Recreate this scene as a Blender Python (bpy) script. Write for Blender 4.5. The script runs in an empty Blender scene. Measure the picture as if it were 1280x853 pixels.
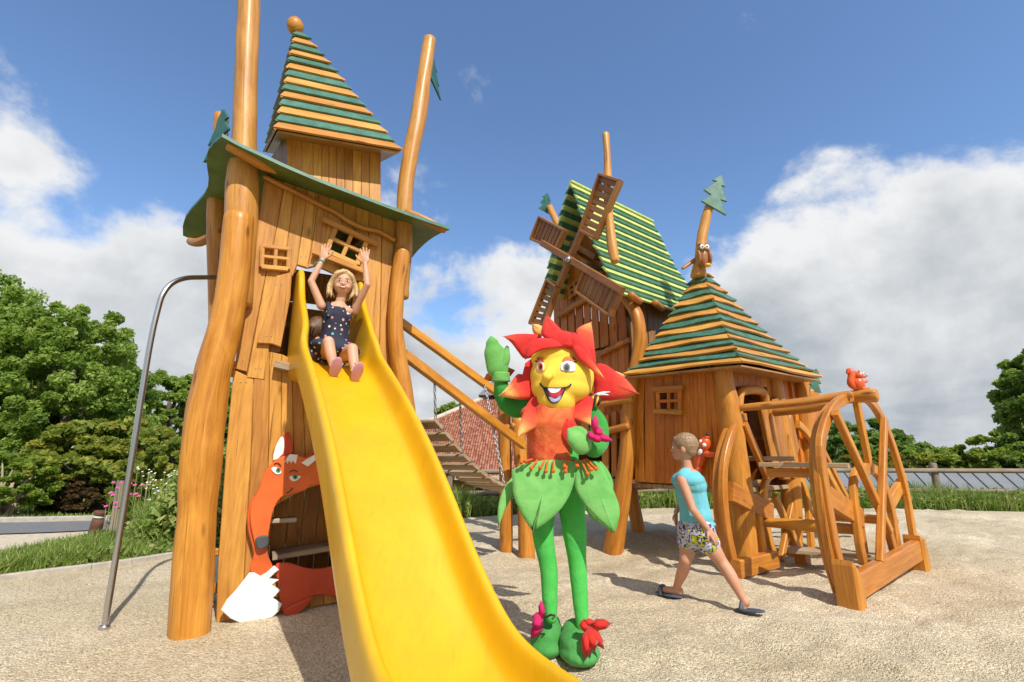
import bpy, bmesh, math, random
import numpy as np
from mathutils import Vector as V, Matrix, noise as mnoise
R = math.radians
random.seed(11); rng = np.random.default_rng(7)
scn = bpy.context.scene; COL = scn.collection

# ---------------------------------------------------------------- camera, sky, sun, exposure
CAMZ = 1.17; PITCH = R(13.5); FPX = 600.0
cd = bpy.data.cameras.new('camera'); cam = bpy.data.objects.new('camera', cd); COL.objects.link(cam)
cam.location = (0, 0, CAMZ); cam.rotation_euler = (R(90) + PITCH, 0, 0)
cd.sensor_width = 36; cd.lens = FPX / 1280 * 36; cd.clip_start = .05; cd.clip_end = 4000
scn.camera = cam
scn.view_settings.view_transform = 'Standard'; scn.view_settings.look = 'None'
scn.view_settings.exposure = 0.27; scn.view_settings.gamma = 1.0
try: scn.view_settings.use_curve_mapping = False
except Exception: pass
SUNEL = R(47); SX, SY = .47, -.883
SUN = V((SX * math.cos(SUNEL), SY * math.cos(SUNEL), math.sin(SUNEL))).normalized()
sl = bpy.data.lights.new('sun', 'SUN'); sl.energy = 4.2; sl.angle = R(.55); sl.color = (1, .95, .87)
so = bpy.data.objects.new('sun', sl); COL.objects.link(so); so.rotation_euler = SUN.to_track_quat('Z', 'Y').to_euler()
so.location = (8, -12, 16)

CS, SN = math.cos(PITCH), math.sin(PITCH)
def ray(px, py):
    a = (px - 640) / FPX; b = -(py - 426.5) / FPX
    return V((a, CS - b * SN, SN + b * CS))
EYE = V((0, 0, CAMZ))
def G(px, py, z=0.0):
    r = ray(px, py); return EYE + r * ((z - CAMZ) / r.z)
def At(px, py, Y):
    r = ray(px, py); return EYE + r * (Y / r.y)
def Hit(px, py, O, n, off=0.0):
    r = ray(px, py); n = V(n)
    return EYE + r * (((V(O) + n * off) - EYE).dot(n) / r.dot(n))

def world():
    w = bpy.data.worlds.new('World'); scn.world = w; w.use_nodes = True
    nt = w.node_tree; N = nt.nodes; L = nt.links; N.clear()
    out = N.new('ShaderNodeOutputWorld'); bg = N.new('ShaderNodeBackground'); bg.inputs[1].default_value = .15
    sky = N.new('ShaderNodeTexSky'); sky.sky_type = 'NISHITA'; sky.sun_disc = False
    sky.sun_elevation = SUNEL; sky.sun_rotation = math.atan2(SX, SY); sky.air_density = 1.0; sky.dust_density = .6; sky.ozone_density = 1.6
    tc = N.new('ShaderNodeTexCoord')
    def m(op, a, b=None, c=None):
        n = N.new('ShaderNodeMath'); n.operation = op
        for i, x in enumerate((a, b, c)):
            if x is None: continue
            if isinstance(x, (int, float)): n.inputs[i].default_value = x
            else: L.new(x, n.inputs[i])
        return n.outputs[0]
    sep = N.new('ShaderNodeSeparateXYZ'); L.new(tc.outputs['Generated'], sep.inputs[0])
    # cloud plane projection keeps clouds flatter to the horizon
    den = m('ADD', m('MAXIMUM', sep.outputs[2], 0.0), .22)
    cmb = N.new('ShaderNodeCombineXYZ'); L.new(m('DIVIDE', sep.outputs[0], den), cmb.inputs[0]); L.new(m('DIVIDE', sep.outputs[1], den), cmb.inputs[1]); L.new(m('MULTIPLY', sep.outputs[2], 1.2), cmb.inputs[2])
    def nz(scale, det, rough, vec, dist=0.0):
        n = N.new('ShaderNodeTexNoise'); n.inputs['Scale'].default_value = scale; n.inputs['Detail'].default_value = det; n.inputs['Roughness'].default_value = rough
        n.inputs['Distortion'].default_value = dist; L.new(vec, n.inputs['Vector']); return n.outputs['Fac']
    n1 = nz(1.6, 7, .55, cmb.outputs[0], .3); n2 = nz(6.5, 8, .6, tc.outputs['Generated'], .2)
    dens = None
    # cloud banks: centre direction, sharpness, weight
    for px, py, k, wgt in ((5, 185, 200, .46), (75, 220, 300, .28), (120, 450, 46, .85), (10, 385, 70, .55), (225, 320, 90, .42), (260, 470, 20, .7), (640, 345, 130, .5), (690, 365, 110, .42), (600, 490, 18, .62), (400, 470, 14, .5),
                           (955, 250, 260, .16), (1000, 222, 300, .24), (1050, 200, 300, .2), (1215, 400, 52, .9), (1115, 400, 95, .42), (1285, 365, 150, .3), (1090, 480, 15, .95), (930, 430, 30, .55), (1300, 500, 9, .9), (760, 560, 12, .55), (-300, 360, 14, .7), (1560, 380, 12, .7)):
        d = ray(px, py).normalized()
        vd = N.new('ShaderNodeVectorMath'); vd.operation = 'DOT_PRODUCT'; L.new(tc.outputs['Generated'], vd.inputs[0]); vd.inputs[1].default_value = d
        e = m('MULTIPLY', m('EXPONENT', m('MULTIPLY', m('SUBTRACT', vd.outputs['Value'], 1.0), k * 2.2)), wgt)
        dens = e if dens is None else m('ADD', dens, e)
    # behind the camera: unseen white cloud added as neutral fill light
    back = m('MULTIPLY', m('MAXIMUM', m('MULTIPLY', m('SUBTRACT', sep.outputs[1], .12), -1.6), 0.0), .9)
    dens = m('MINIMUM', m('ADD', dens, back), 1.05)
    f = m('ADD', m('MULTIPLY', dens, 1.08), m('MULTIPLY', m('SUBTRACT', n1, .5), 1.5))
    f = m('ADD', f, m('MULTIPLY', m('SUBTRACT', n2, .5), 1.5))
    mr = N.new('ShaderNodeMapRange'); mr.interpolation_type = 'SMOOTHSTEP'; L.new(f, mr.inputs[0]); mr.inputs[1].default_value = .34; mr.inputs[2].default_value = .74
    # body shading: thick parts greyer, thin lit edges white
    n3 = nz(2.6, 6, .55, tc.outputs['Generated'], .4)
    g = m('ADD', m('MULTIPLY', m('SUBTRACT', f, .55), .75), m('MULTIPLY', m('SUBTRACT', n3, .5), 2.4))
    g = m('SUBTRACT', g, m('MULTIPLY', sep.outputs[2], .55))
    cr = N.new('ShaderNodeValToRGB'); L.new(m('ADD', g, .28), cr.inputs[0]); cr.color_ramp.elements[0].position = 0; cr.color_ramp.elements[1].position = 1
    cr.color_ramp.elements[0].color = (4.9, 4.95, 5.0, 1); cr.color_ramp.elements[1].color = (2.1, 2.4, 2.7, 1)
    # clear sky: the physical sky, tinted a touch towards blue
    mx0 = N.new('ShaderNodeMix'); mx0.data_type = 'RGBA'; mx0.blend_type = 'MULTIPLY'; mx0.inputs[0].default_value = 1
    L.new(sky.outputs[0], mx0.inputs[6]); mx0.inputs[7].default_value = (.86, .99, 1.12, 1)
    mx = N.new('ShaderNodeMix'); mx.data_type = 'RGBA'; L.new(mr.outputs[0], mx.inputs[0]); L.new(mx0.outputs[2], mx.inputs[6]); L.new(cr.outputs[0], mx.inputs[7])
    L.new(mx.outputs[2], bg.inputs[0]); L.new(bg.outputs[0], out.inputs[0])
world()

# ---------------------------------------------------------------- materials
MATS = {}
def base(name, rough=.6, **kw):
    m = bpy.data.materials.new(name); m.use_nodes = True; MATS[name] = m
    nt = m.node_tree; p = nt.nodes['Principled BSDF']; p.inputs['Roughness'].default_value = rough
    for k, v in kw.items(): p.inputs[k.replace('_', ' ')].default_value = v
    return m, nt, p
def N_(nt, t, **kw):
    n = nt.nodes.new(t)
    for k, v in kw.items(): setattr(n, k, v)
    return n
def noise_(nt, vec, scale, det=4, rough=.5, dist=0):
    n = N_(nt, 'ShaderNodeTexNoise'); n.inputs['Scale'].default_value = scale; n.inputs['Detail'].default_value = det
    n.inputs['Roughness'].default_value = rough; n.inputs['Distortion'].default_value = dist
    if vec is not None: nt.links.new(vec, n.inputs['Vector'])
    return n.outputs['Fac']
def ramp_(nt, fac, stops):
    r = N_(nt, 'ShaderNodeValToRGB'); e = r.color_ramp.elements
    while len(e) < len(stops): e.new(.5)
    for i, (p, c) in enumerate(stops): e[i].position = p; e[i].color = (*c, 1)
    nt.links.new(fac, r.inputs[0]); return r.outputs[0]
def mix_(nt, fac, a, b, mode='MIX'):
    m = N_(nt, 'ShaderNodeMix', data_type='RGBA', blend_type=mode)
    for s, x in ((m.inputs[0], fac), (m.inputs[6], a), (m.inputs[7], b)):
        if isinstance(x, (int, float)): s.default_value = x
        elif isinstance(x, tuple): s.default_value = (*x, 1) if len(x) == 3 else x
        else: nt.links.new(x, s)
    return m.outputs[2]
def math_(nt, op, a, b=0.0):
    n = N_(nt, 'ShaderNodeMath', operation=op)
    for i, x in enumerate((a, b)):
        if isinstance(x, (int, float)): n.inputs[i].default_value = x
        else: nt.links.new(x, n.inputs[i])
    return n.outputs[0]
def bump_(nt, p, h, strength=.3, dist=.01):
    b = N_(nt, 'ShaderNodeBump'); b.inputs['Strength'].default_value = strength; b.inputs['Distance'].default_value = dist
    nt.links.new(h, b.inputs['Height']); nt.links.new(b.outputs[0], p.inputs['Normal'])
def mapv(nt, vec, s):
    n = N_(nt, 'ShaderNodeVectorMath', operation='MULTIPLY'); nt.links.new(vec, n.inputs[0]); n.inputs[1].default_value = s; return n.outputs[0]

def wood(name, light, dark, rough=.42, spread=.35, coat=.25, grain=1.0, weather=0.0):
    m, nt, p = base(name, rough); a = N_(nt, 'ShaderNodeAttribute', attribute_name='gc'); v = a.outputs['Vector']
    t = N_(nt, 'ShaderNodeAttribute', attribute_name='tint').outputs['Fac']
    g1 = noise_(nt, mapv(nt, v, (1.3, 22, 22)), 1.6 * grain, 5, .6, .8)
    g2 = noise_(nt, mapv(nt, v, (.9, 90, 90)), 1.2 * grain, 3, .6)
    g3 = noise_(nt, mapv(nt, v, (2.0, 5, 5)), 1.0, 3, .55, 1.5)
    f = math_(nt, 'ADD', math_(nt, 'MULTIPLY', g1, .55), math_(nt, 'ADD', math_(nt, 'MULTIPLY', g2, .15), math_(nt, 'MULTIPLY', g3, .3)))
    c = ramp_(nt, f, [(.36, dark), (.62, light)])
    hs = N_(nt, 'ShaderNodeHueSaturation'); nt.links.new(c, hs.inputs['Color'])
    nt.links.new(math_(nt, 'ADD', math_(nt, 'MULTIPLY', t, spread), 1 - spread / 2), hs.inputs['Value'])
    nt.links.new(math_(nt, 'ADD', math_(nt, 'MULTIPLY', t, .012), .494), hs.inputs['Hue'])
    c = hs.outputs[0]
    # knots
    vo = N_(nt, 'ShaderNodeTexVoronoi'); nt.links.new(mapv(nt, v, (1.6, 5.5, 5.5)), vo.inputs['Vector']); vo.inputs['Scale'].default_value = 1.0
    k = N_(nt, 'ShaderNodeMapRange'); nt.links.new(vo.outputs['Distance'], k.inputs[0]); k.inputs[1].default_value = .05; k.inputs[2].default_value = .12; k.inputs[3].default_value = .75; k.inputs[4].default_value = 0
    c = mix_(nt, k.outputs[0], c, tuple(x * .35 for x in dark))
    ck = N_(nt, 'ShaderNodeMapRange'); nt.links.new(noise_(nt, mapv(nt, v, (.8, 34, 34)), 1.7, 2, .5, .3), ck.inputs[0]); ck.inputs[1].default_value = .685; ck.inputs[2].default_value = .715; ck.inputs[4].default_value = .7
    c = mix_(nt, ck.outputs[0], c, tuple(x * .3 for x in dark))
    dirt = noise_(nt, mapv(nt, v, (1.2, 3, 3)), 1.3, 5, .65); c = mix_(nt, 1.0, c, ramp_(nt, dirt, [(.35, (.86, .83, .80)), (.6, (1, 1, 1))]), 'MULTIPLY')
    if weather:
        wn = noise_(nt, mapv(nt, v, (1, 6, 6)), 3, 5, .7); wf = N_(nt, 'ShaderNodeMapRange'); nt.links.new(wn, wf.inputs[0]); wf.inputs[1].default_value = .45; wf.inputs[2].default_value = .65; wf.inputs[4].default_value = weather
        c = mix_(nt, wf.outputs[0], c, (.42, .37, .3))
    nt.links.new(c, p.inputs['Base Color']); bump_(nt, p, math_(nt, 'ADD', math_(nt, 'ADD', g1, math_(nt, 'MULTIPLY', g3, 1.5)), math_(nt, 'MULTIPLY', g2, .7)), .4, .006)
    nt.links.new(math_(nt, 'ADD', math_(nt, 'MULTIPLY', g3, .25), rough - .12), p.inputs['Roughness'])
    p.inputs['Coat Weight'].default_value = coat * .5; p.inputs['Coat Roughness'].default_value = .3; p.inputs['Specular IOR Level'].default_value = .3
    return m
def paint(name, col, rough=.45, var=.15, scale=6, bump=.12, coat=0.0, col2=None, bscale=60):
    m, nt, p = base(name, rough); v = N_(nt, 'ShaderNodeTexCoord').outputs['Object']
    n = noise_(nt, v, scale, 5, .6); c2 = col2 or tuple(x * (1 - var) for x in col); c1 = tuple(min(1, x * (1 + var)) for x in col) if not col2 else col
    nt.links.new(ramp_(nt, n, [(.35, c2), (.65, c1)]), p.inputs['Base Color'])
    bump_(nt, p, noise_(nt, v, bscale, 3, .6), bump, .003); p.inputs['Coat Weight'].default_value = coat
    t = N_(nt, 'ShaderNodeMath', operation='MULTIPLY'); nt.links.new(n, t.inputs[0]); t.inputs[1].default_value = .2
    nt.links.new(math_(nt, 'ADD', t.outputs[0], rough - .1), p.inputs['Roughness'])
    return m
def leafmat(name, cols, trans=.55, rough=.55):
    m, nt, p = base(name, rough); t = N_(nt, 'ShaderNodeAttribute', attribute_name='tint').outputs['Fac']
    c = ramp_(nt, t, [(i / (len(cols) - 1), x) for i, x in enumerate(cols)]); nt.links.new(c, p.inputs['Base Color'])
    tr = N_(nt, 'ShaderNodeBsdfTranslucent'); nt.links.new(mix_(nt, .5, c, (.25, .35, .02)), tr.inputs[0])
    ms = N_(nt, 'ShaderNodeMixShader'); ms.inputs[0].default_value = trans
    nt.links.new(p.outputs[0], ms.inputs[1]); nt.links.new(tr.outputs[0], ms.inputs[2]); nt.links.new(ms.outputs[0], nt.nodes['Material Output'].inputs[0])
    p.inputs['Specular IOR Level'].default_value = .25
    return m
def cloth(name, col, col2, scale=4, fz=.35, lo=.4, hi=.6, bscale=140, bump=.25, wr=14):
    m, nt, p = base(name, .85); v = N_(nt, 'ShaderNodeTexCoord').outputs['Object']
    n = noise_(nt, v, scale, 4, .6, .5); nt.links.new(ramp_(nt, n, [(lo, col2), (hi, col)]), p.inputs['Base Color'])
    p.inputs['Sheen Weight'].default_value = fz * .22; p.inputs['Sheen Roughness'].default_value = .4; p.inputs['Specular IOR Level'].default_value = .2
    bump_(nt, p, math_(nt, 'ADD', noise_(nt, v, wr, 3, .5, .6), math_(nt, 'MULTIPLY', noise_(nt, v, bscale, 2), .15)), bump, .03)
    return m

W_PLANK = wood('honey_plank_wood', (.68, .345, .075), (.45, .19, .034), spread=.34)
W_LOG = wood('varnished_log_wood', (.64, .28, .046), (.38, .13, .015), rough=.42, spread=.2, coat=.25, grain=.7)
W_POLE = wood('pale_pole_wood', (.64, .32, .08), (.40, .16, .032), rough=.42, spread=.2, coat=.35, grain=.7)
W_TRIM = wood('trim_wood', (.58, .25, .048), (.34, .12, .018), spread=.25)
W_HUT = wood('orange_brown_plank_wood', (.64, .215, .024), (.40, .108, .011), spread=.35)
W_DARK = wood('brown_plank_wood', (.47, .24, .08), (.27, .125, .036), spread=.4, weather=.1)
W_SAIL = wood('red_brown_sail_wood', (.42, .19, .065), (.26, .105, .032), spread=.2)
W_ARCH = wood('golden_beam_wood', (.68, .295, .042), (.43, .145, .016), rough=.4, spread=.3, coat=.4)
W_GREY = wood('weathered_step_wood', (.46, .33, .19), (.27, .17, .085), rough=.7, coat=0, spread=.3, weather=.6)
W_FENCE = wood('grey_fence_wood', (.34, .28, .21), (.17, .135, .1), rough=.85, coat=0, spread=.3)
W_PALE = wood('pale_fence_wood', (.56, .43, .28), (.36, .26, .15), rough=.8, coat=0, spread=.3)
W_ROOF = wood('roof_board_wood', (.72, .36, .09), (.50, .21, .038), spread=.3)
P_GREEN = paint('dark_green_board', (.06, .175, .125), .4, .22, 9)
P_GREEN2 = paint('deep_green_board', (.035, .13, .085), .4, .22, 9)
P_OLIVE = paint('moss_green_sheet', (.10, .15, .03), .6, .25, 4)
P_LIME = paint('lime_green_board', (.54, .64, .19), .42, .12, 9)
P_SLIDE = paint('yellow_plastic', (.68, .385, .006), .36, .06, 3, .12, .2, bscale=9)
def scuff(m):
    nt = m.node_tree; p = nt.nodes['Principled BSDF']; l = p.inputs['Base Color'].links[0].from_socket; v = N_(nt, 'ShaderNodeTexCoord').outputs['Object']
    s = noise_(nt, mapv(nt, v, (26, 2.2, 2.2)), 2.2, 6, .7); s2 = noise_(nt, v, 3.2, 6, .7, 1.0)
    c = mix_(nt, 1.0, l, ramp_(nt, s, [(.36, (.95, .93, .90)), (.46, (1, 1, 1))]), 'MULTIPLY'); c = mix_(nt, 1.0, c, ramp_(nt, s2, [(.36, (.95, .94, .96)), (.5, (1, 1, 1))]), 'MULTIPLY'); nt.links.new(c, p.inputs['Base Color'])
    nt.links.new(math_(nt, 'ADD', math_(nt, 'MULTIPLY', s2, -.3), .52), p.inputs['Roughness'])
scuff(P_SLIDE)
P_FOX = paint('orange_fox_paint', (.68, .13, .025), .4, .1, 7)
P_FOXR = paint('red_fox_paint', (.50, .055, .015), .4, .12, 7)
P_FOXN = paint('dark_orange_fox_paint', (.58, .10, .02), .4, .1, 7)  # darker orange of the fox's neck layer
P_WHITE = paint('white_paint', (.80, .80, .77), .45, .06, 6)
P_BLACK = paint('black_paint', (.018, .019, .022), .4, .1, 6)
P_NOSE = paint('dark_grey_nose', (.07, .075, .08), .4, .1, 6)
P_EYE = paint('green_eye_paint', (.03, .25, .12), .3, .1, 9)
P_OFIG = paint('orange_plastic_figure', (.72, .105, .02), .35, .1, 9, .05, .4)
P_OWL = paint('owl_brown_paint', (.32, .13, .05), .45, .2, 30)
P_YEL = paint('figure_yellow_paint', (.75, .38, .03), .4, .1, 12)
m, nt, p = base('steel', .28, Metallic=1.0); p.inputs['Base Color'].default_value = (.55, .55, .56, 1)
STEEL = m
m, nt, p = base('chain_metal', .4, Metallic=.9); p.inputs['Base Color'].default_value = (.42, .42, .43, 1); CHAIN = m
m, nt, p = base('dark_inside', .9); p.inputs['Base Color'].default_value = (.02, .012, .008, 1); INSIDE_DARK = m  # near-black colour for the shade inside the mill window

def sandmat():
    m, nt, p = base('sand_gravel', .95); v = N_(nt, 'ShaderNodeTexCoord').outputs['Object']
    def vor(s):
        a = N_(nt, 'ShaderNodeTexVoronoi'); nt.links.new(v, a.inputs['Vector']); a.inputs['Scale'].default_value = s; return a
    v1 = vor(125); v2 = vor(58)
    bw = N_(nt, 'ShaderNodeSeparateColor'); nt.links.new(v1.outputs['Color'], bw.inputs[0])
    bw2 = N_(nt, 'ShaderNodeSeparateColor'); nt.links.new(v2.outputs['Color'], bw2.inputs[0])
    c = ramp_(nt, bw.outputs[0], [(0, (.20, .165, .11)), (.3, (.52, .43, .29)), (.7, (.72, .61, .43)), (1, (.95, .87, .68))])
    c2 = ramp_(nt, bw2.outputs[0], [(0, (.40, .32, .205)), (1, (.76, .65, .46))])
    c = mix_(nt, .42, c, c2)
    big = noise_(nt, v, .55, 5, .6, .6); c = mix_(nt, 1.0, c, ramp_(nt, big, [(.38, (.86, .83, .77)), (.62, (1.1, 1.09, 1.1))]), 'MULTIPLY')
    nt.links.new(c, p.inputs['Base Color'])
    h = math_(nt, 'ADD', math_(nt, 'MULTIPLY', v1.outputs['Distance'], -.5), math_(nt, 'MULTIPLY', v2.outputs['Distance'], -.6))
    h = math_(nt, 'ADD', h, math_(nt, 'MULTIPLY', noise_(nt, v, 14, 4, .6), .8))
    bump_(nt, p, h, .9, .017); p.inputs['Specular IOR Level'].default_value = .2
    return m
SAND = sandmat()
def terrain():
    m, nt, p = base('meadow_soil', .95); v = N_(nt, 'ShaderNodeTexCoord').outputs['Object']
    n = noise_(nt, v, .8, 6, .65); c = ramp_(nt, n, [(.3, (.06, .10, .02)), (.55, (.12, .16, .035)), (.75, (.24, .21, .09))]); nt.links.new(c, p.inputs['Base Color'])
    bump_(nt, p, noise_(nt, v, 12, 4), .6, .05); return m
SOIL = terrain()
ASPHALT = paint('road_asphalt', (.16, .16, .165), .9, .12, 14, .5)
PATHM = paint('pale_gravel_path', (.52, .44, .33), .95, .15, 10, .6)
CONC = paint('concrete_kerb', (.42, .38, .32), .9, .15, 12, .4)

# ---------------------------------------------------------------- mesh helpers
class MB:
    def __init__(s): s.v = []; s.f = []; s.g = []; s.t = []; s.m = []; s.sm = []
    def add(s, vs, fs, gs=None, tint=None, mi=0, smooth=False):
        o = len(s.v); t = random.random() if tint is None else tint
        s.v += [V(x) for x in vs]; s.g += gs if gs else [V(x) for x in vs]
        s.t += t if isinstance(t, list) else [t] * len(vs)
        s.f += [[i + o for i in f] for f in fs]; s.m += [mi] * len(fs); s.sm += [smooth] * len(fs)
    def prism(s, pts, back, bev=.006, grain=None, mi=0, tint=None, smooth=False):
        """flat polygon (world points, any winding) given thickness along `back`, front edge bevelled"""
        pts = [V(p) for p in pts]; n = len(pts); back = V(back); bn = back.normalized()
        nrm = V((0, 0, 0))
        for i in range(n): nrm += pts[i].cross(pts[(i + 1) % n])
        if nrm.dot(bn) > 0: pts.reverse()
        nr = -bn; ins = []
        for i in range(n):
            a = (pts[i] - pts[i - 1]); b = (pts[(i + 1) % n] - pts[i])
            if a.length < 1e-7 or b.length < 1e-7: ins.append(pts[i].copy()); continue
            na = nr.cross(a.normalized()); nb = nr.cross(b.normalized()); d = na + nb
            if d.length < .3: d = na
            d = d / max(d.length_squared, .6) * 2 * bev if d.length > 0 else d
            ins.append(pts[i] + d)
        bd = min(bev, back.length * .45)
        A = ins; B = [p + bn * bd for p in pts]; C = [p + back for p in pts]
        vs = A + B + C; fs = [list(range(n))]
        for i in range(n):
            j = (i + 1) % n
            fs.append([i, i + n, j + n, j]); fs.append([i + n, i + 2 * n, j + 2 * n, j + n])
        fs.append([i + 2 * n for i in reversed(range(n))])
        gd = V(grain).normalized() if grain is not None else V((0, 0, 1)); off = V((random.uniform(0, 50), random.uniform(0, 50), random.uniform(0, 50)))
        q = bn.cross(gd); q = q.normalized() if q.length > 1e-4 else V((1, 0, 0))
        gs = [V((x.dot(gd), x.dot(q), x.dot(bn))) + off for x in vs]
        s.add(vs, fs, gs, tint, mi, smooth)
    def beam(s, a, b, w, h, side=None, bev=.006, mi=0, tint=None, extrude=0):
        a = V(a); b = V(b); d = (b - a).normalized()
        sd = V(side) if side is not None else (V((0, 0, 1)).cross(d) if abs(d.z) < .95 else V((1, 0, 0)))
        sd = (sd - d * sd.dot(d)).normalized(); up = d.cross(sd).normalized()
        # cross-section octagon (bevelled rectangle), w along side, h along up
        q = []; x, y = w / 2, h / 2; c = min(bev, x * .6, y * .6)
        for X, Y in ((x - c, -y), (x, -y + c), (x, y - c), (x - c, y), (-x + c, y), (-x, y - c), (-x, -y + c), (-x + c, -y)): q.append((X, Y))
        vs = [p + sd * X + up * Y for p in (a, b) for X, Y in q]; fs = [[i, (i + 1) % 8, (i + 1) % 8 + 8, i + 8] for i in range(8)]
        fs += [list(range(7, -1, -1)), list(range(8, 16))]
        off = V((random.uniform(0, 50), random.uniform(0, 50), random.uniform(0, 50)))
        gs = [V(((x - a).dot(d), (x - a).dot(sd), (x - a).dot(up))) + off for x in vs]
        s.add(vs, fs, gs, tint, mi)
    def tube(s, pts, rad, seg=14, wob=0.0, mi=0, tint=None, cap=.35, sub=4, flat=1.0, flatdir=None, closed=False):
        """log or pipe along a smoothed polyline"""
        P = [V(p) for p in pts]; n = len(P)
        if isinstance(rad, (int, float)): rad = [rad] * n
        Q = []; RR = []
        for i in range(n - 1):
            p0 = P[max(i - 1, 0)]; p1 = P[i]; p2 = P[i + 1]; p3 = P[min(i + 2, n - 1)]
            for k in range(sub):
                t = k / sub; t2 = t * t; t3 = t2 * t
                Q.append(.5 * ((2 * p1) + (p2 - p0) * t + (2 * p0 - 5 * p1 + 4 * p2 - p3) * t2 + (3 * p1 - p0 - 3 * p2 + p3) * t3))
                u = t * t * (3 - 2 * t); RR.append(rad[i] * (1 - u) + rad[i + 1] * u)
        Q.append(P[-1]); RR.append(rad[-1])
        seed = random.uniform(0, 100); vs = []; gs = []; off = V((random.uniform(0, 50),) * 3); L = 0
        ref = None; m_ = len(Q); rings = []
        d0 = (Q[1] - Q[0]).normalized(); dn = (Q[-1] - Q[-2]).normalized()
        seq = []
        if cap: seq += [(Q[0] - d0 * RR[0] * cap, RR[0] * .55, d0), (Q[0] - d0 * RR[0] * cap * .55, RR[0] * .88, d0)]
        for i in range(m_):
            d = (Q[min(i + 1, m_ - 1)] - Q[max(i - 1, 0)]).normalized(); seq.append((Q[i], RR[i], d))
        if cap: seq += [(Q[-1] + dn * RR[-1] * cap * .55, RR[-1] * .88, dn), (Q[-1] + dn * RR[-1] * cap, RR[-1] * .55, dn)]
        prev = seq[0][0]
        for (c, r, d) in seq:
            if ref is None: ref = d.orthogonal().normalized() if flatdir is None else V(flatdir)
            ref = (ref - d * ref.dot(d)).normalized(); up = d.cross(ref); L += (c - prev).length; prev = c
            for j in range(seg):
                a = 2 * math.pi * j / seg; w = 1.0
                if wob: w += wob * mnoise.noise(V((math.cos(a) * 1.2 + seed, math.sin(a) * 1.2, L * 2.6))) * 2 + wob * .6 * mnoise.noise(V((math.cos(a) * 2.5, math.sin(a) * 2.5 + seed, L * 7)))
                vs.append(c + (ref * math.cos(a) * flat + up * math.sin(a)) * r * w)
                gs.append(V((L, math.cos(a) * r, math.sin(a) * r)) + off)
        k = len(seq); fs = [[i * seg + j, i * seg + (j + 1) % seg, (i + 1) * seg + (j + 1) % seg, (i + 1) * seg + j] for i in range(k - 1) for j in range(seg)]
        if closed: fs += [[(k - 1) * seg + j, (k - 1) * seg + (j + 1) % seg, (j + 1) % seg, j] for j in range(seg)]
        else: fs += [list(range(seg - 1, -1, -1)), [(k - 1) * seg + j for j in range(seg)]]
        s.add(vs, fs, gs, tint, mi, True)
    def ball(s, c, r, rot=None, seg=16, rings=10, mi=0, tint=None):
        c = V(c); r = V(r) if not isinstance(r, (int, float)) else V((r, r, r)); vs = []; M = rot or Matrix.Identity(3)
        for i in range(rings + 1):
            th = math.pi * i / rings
            for j in range(seg):
                a = 2 * math.pi * j / seg; vs.append(c + M @ V((r.x * math.sin(th) * math.cos(a), r.y * math.sin(th) * math.sin(a), r.z * math.cos(th))))
        fs = [[i * seg + j, (i + 1) * seg + j, (i + 1) * seg + (j + 1) % seg, i * seg + (j + 1) % seg] for i in range(rings) for j in range(seg)]
        s.add(vs, fs, None, tint, mi, True)
    def build(s, name, mats, parent=None, loc=None):
        mats = mats if isinstance(mats, (list, tuple)) else [mats]
        me = bpy.data.meshes.new(name); o0 = root_loc(parent) if parent else V(loc or (0, 0, 0))
        me.from_pydata([x - o0 for x in s.v], [], s.f)
        a = me.attributes.new('gc', 'FLOAT_VECTOR', 'POINT'); a.data.foreach_set('vector', np.array([tuple(x) for x in s.g], 'f').ravel())
        b = me.attributes.new('tint', 'FLOAT', 'POINT'); b.data.foreach_set('value', np.array(s.t, 'f'))
        for m in mats: me.materials.append(m)
        me.polygons.foreach_set('material_index', s.m); me.polygons.foreach_set('use_smooth', s.sm); me.update()
        bm = bmesh.new(); bm.from_mesh(me); bmesh.ops.remove_doubles(bm, verts=bm.verts, dist=1e-6); bmesh.ops.recalc_face_normals(bm, faces=bm.faces); bm.to_mesh(me); bm.free()
        o = bpy.data.objects.new(name, me); COL.objects.link(o)
        if parent: o.parent = parent
        else: o.location = o0
        return o
def root_loc(o):
    l = V((0, 0, 0))
    while o: l += o.location; o = o.parent
    return l
def tag(o, label=None, cat=None, group=None, kind=None):
    for k, v in (('label', label), ('category', cat), ('group', group), ('kind', kind)):
        if v: o[k] = v
    return o
def thing(name, loc, label, cat, group=None):
    o = bpy.data.objects.new(name, None); o.empty_display_size = .2; COL.objects.link(o); o.location = loc; return tag(o, label, cat, group)
def grid(name, fn, nu, nv, mat, parent=None):
    vs = [fn(i / nu, j / nv) for j in range(nv + 1) for i in range(nu + 1)]; b = MB()
    b.add(vs, [[j * (nu + 1) + i, j * (nu + 1) + i + 1, (j + 1) * (nu + 1) + i + 1, (j + 1) * (nu + 1) + i] for j in range(nv) for i in range(nu)], None, .5, 0, True)
    return b.build(name, mat, parent)
def bez(pts, n=4):
    """smooth a list of pixel points"""
    P = [V((*p, 0)) if len(p) == 2 else V(p) for p in pts]; out = []
    for i in range(len(P) - 1):
        p0 = P[max(i - 1, 0)]; p1 = P[i]; p2 = P[i + 1]; p3 = P[min(i + 2, len(P) - 1)]
        for k in range(n):
            t = k / n; out.append(.5 * ((2 * p1) + (p2 - p0) * t + (2 * p0 - 5 * p1 + 4 * p2 - p3) * t * t + (3 * p1 - p0 - 3 * p2 + p3) * t ** 3))
    out.append(P[-1]); return [(p.x, p.y) for p in out]
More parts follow.
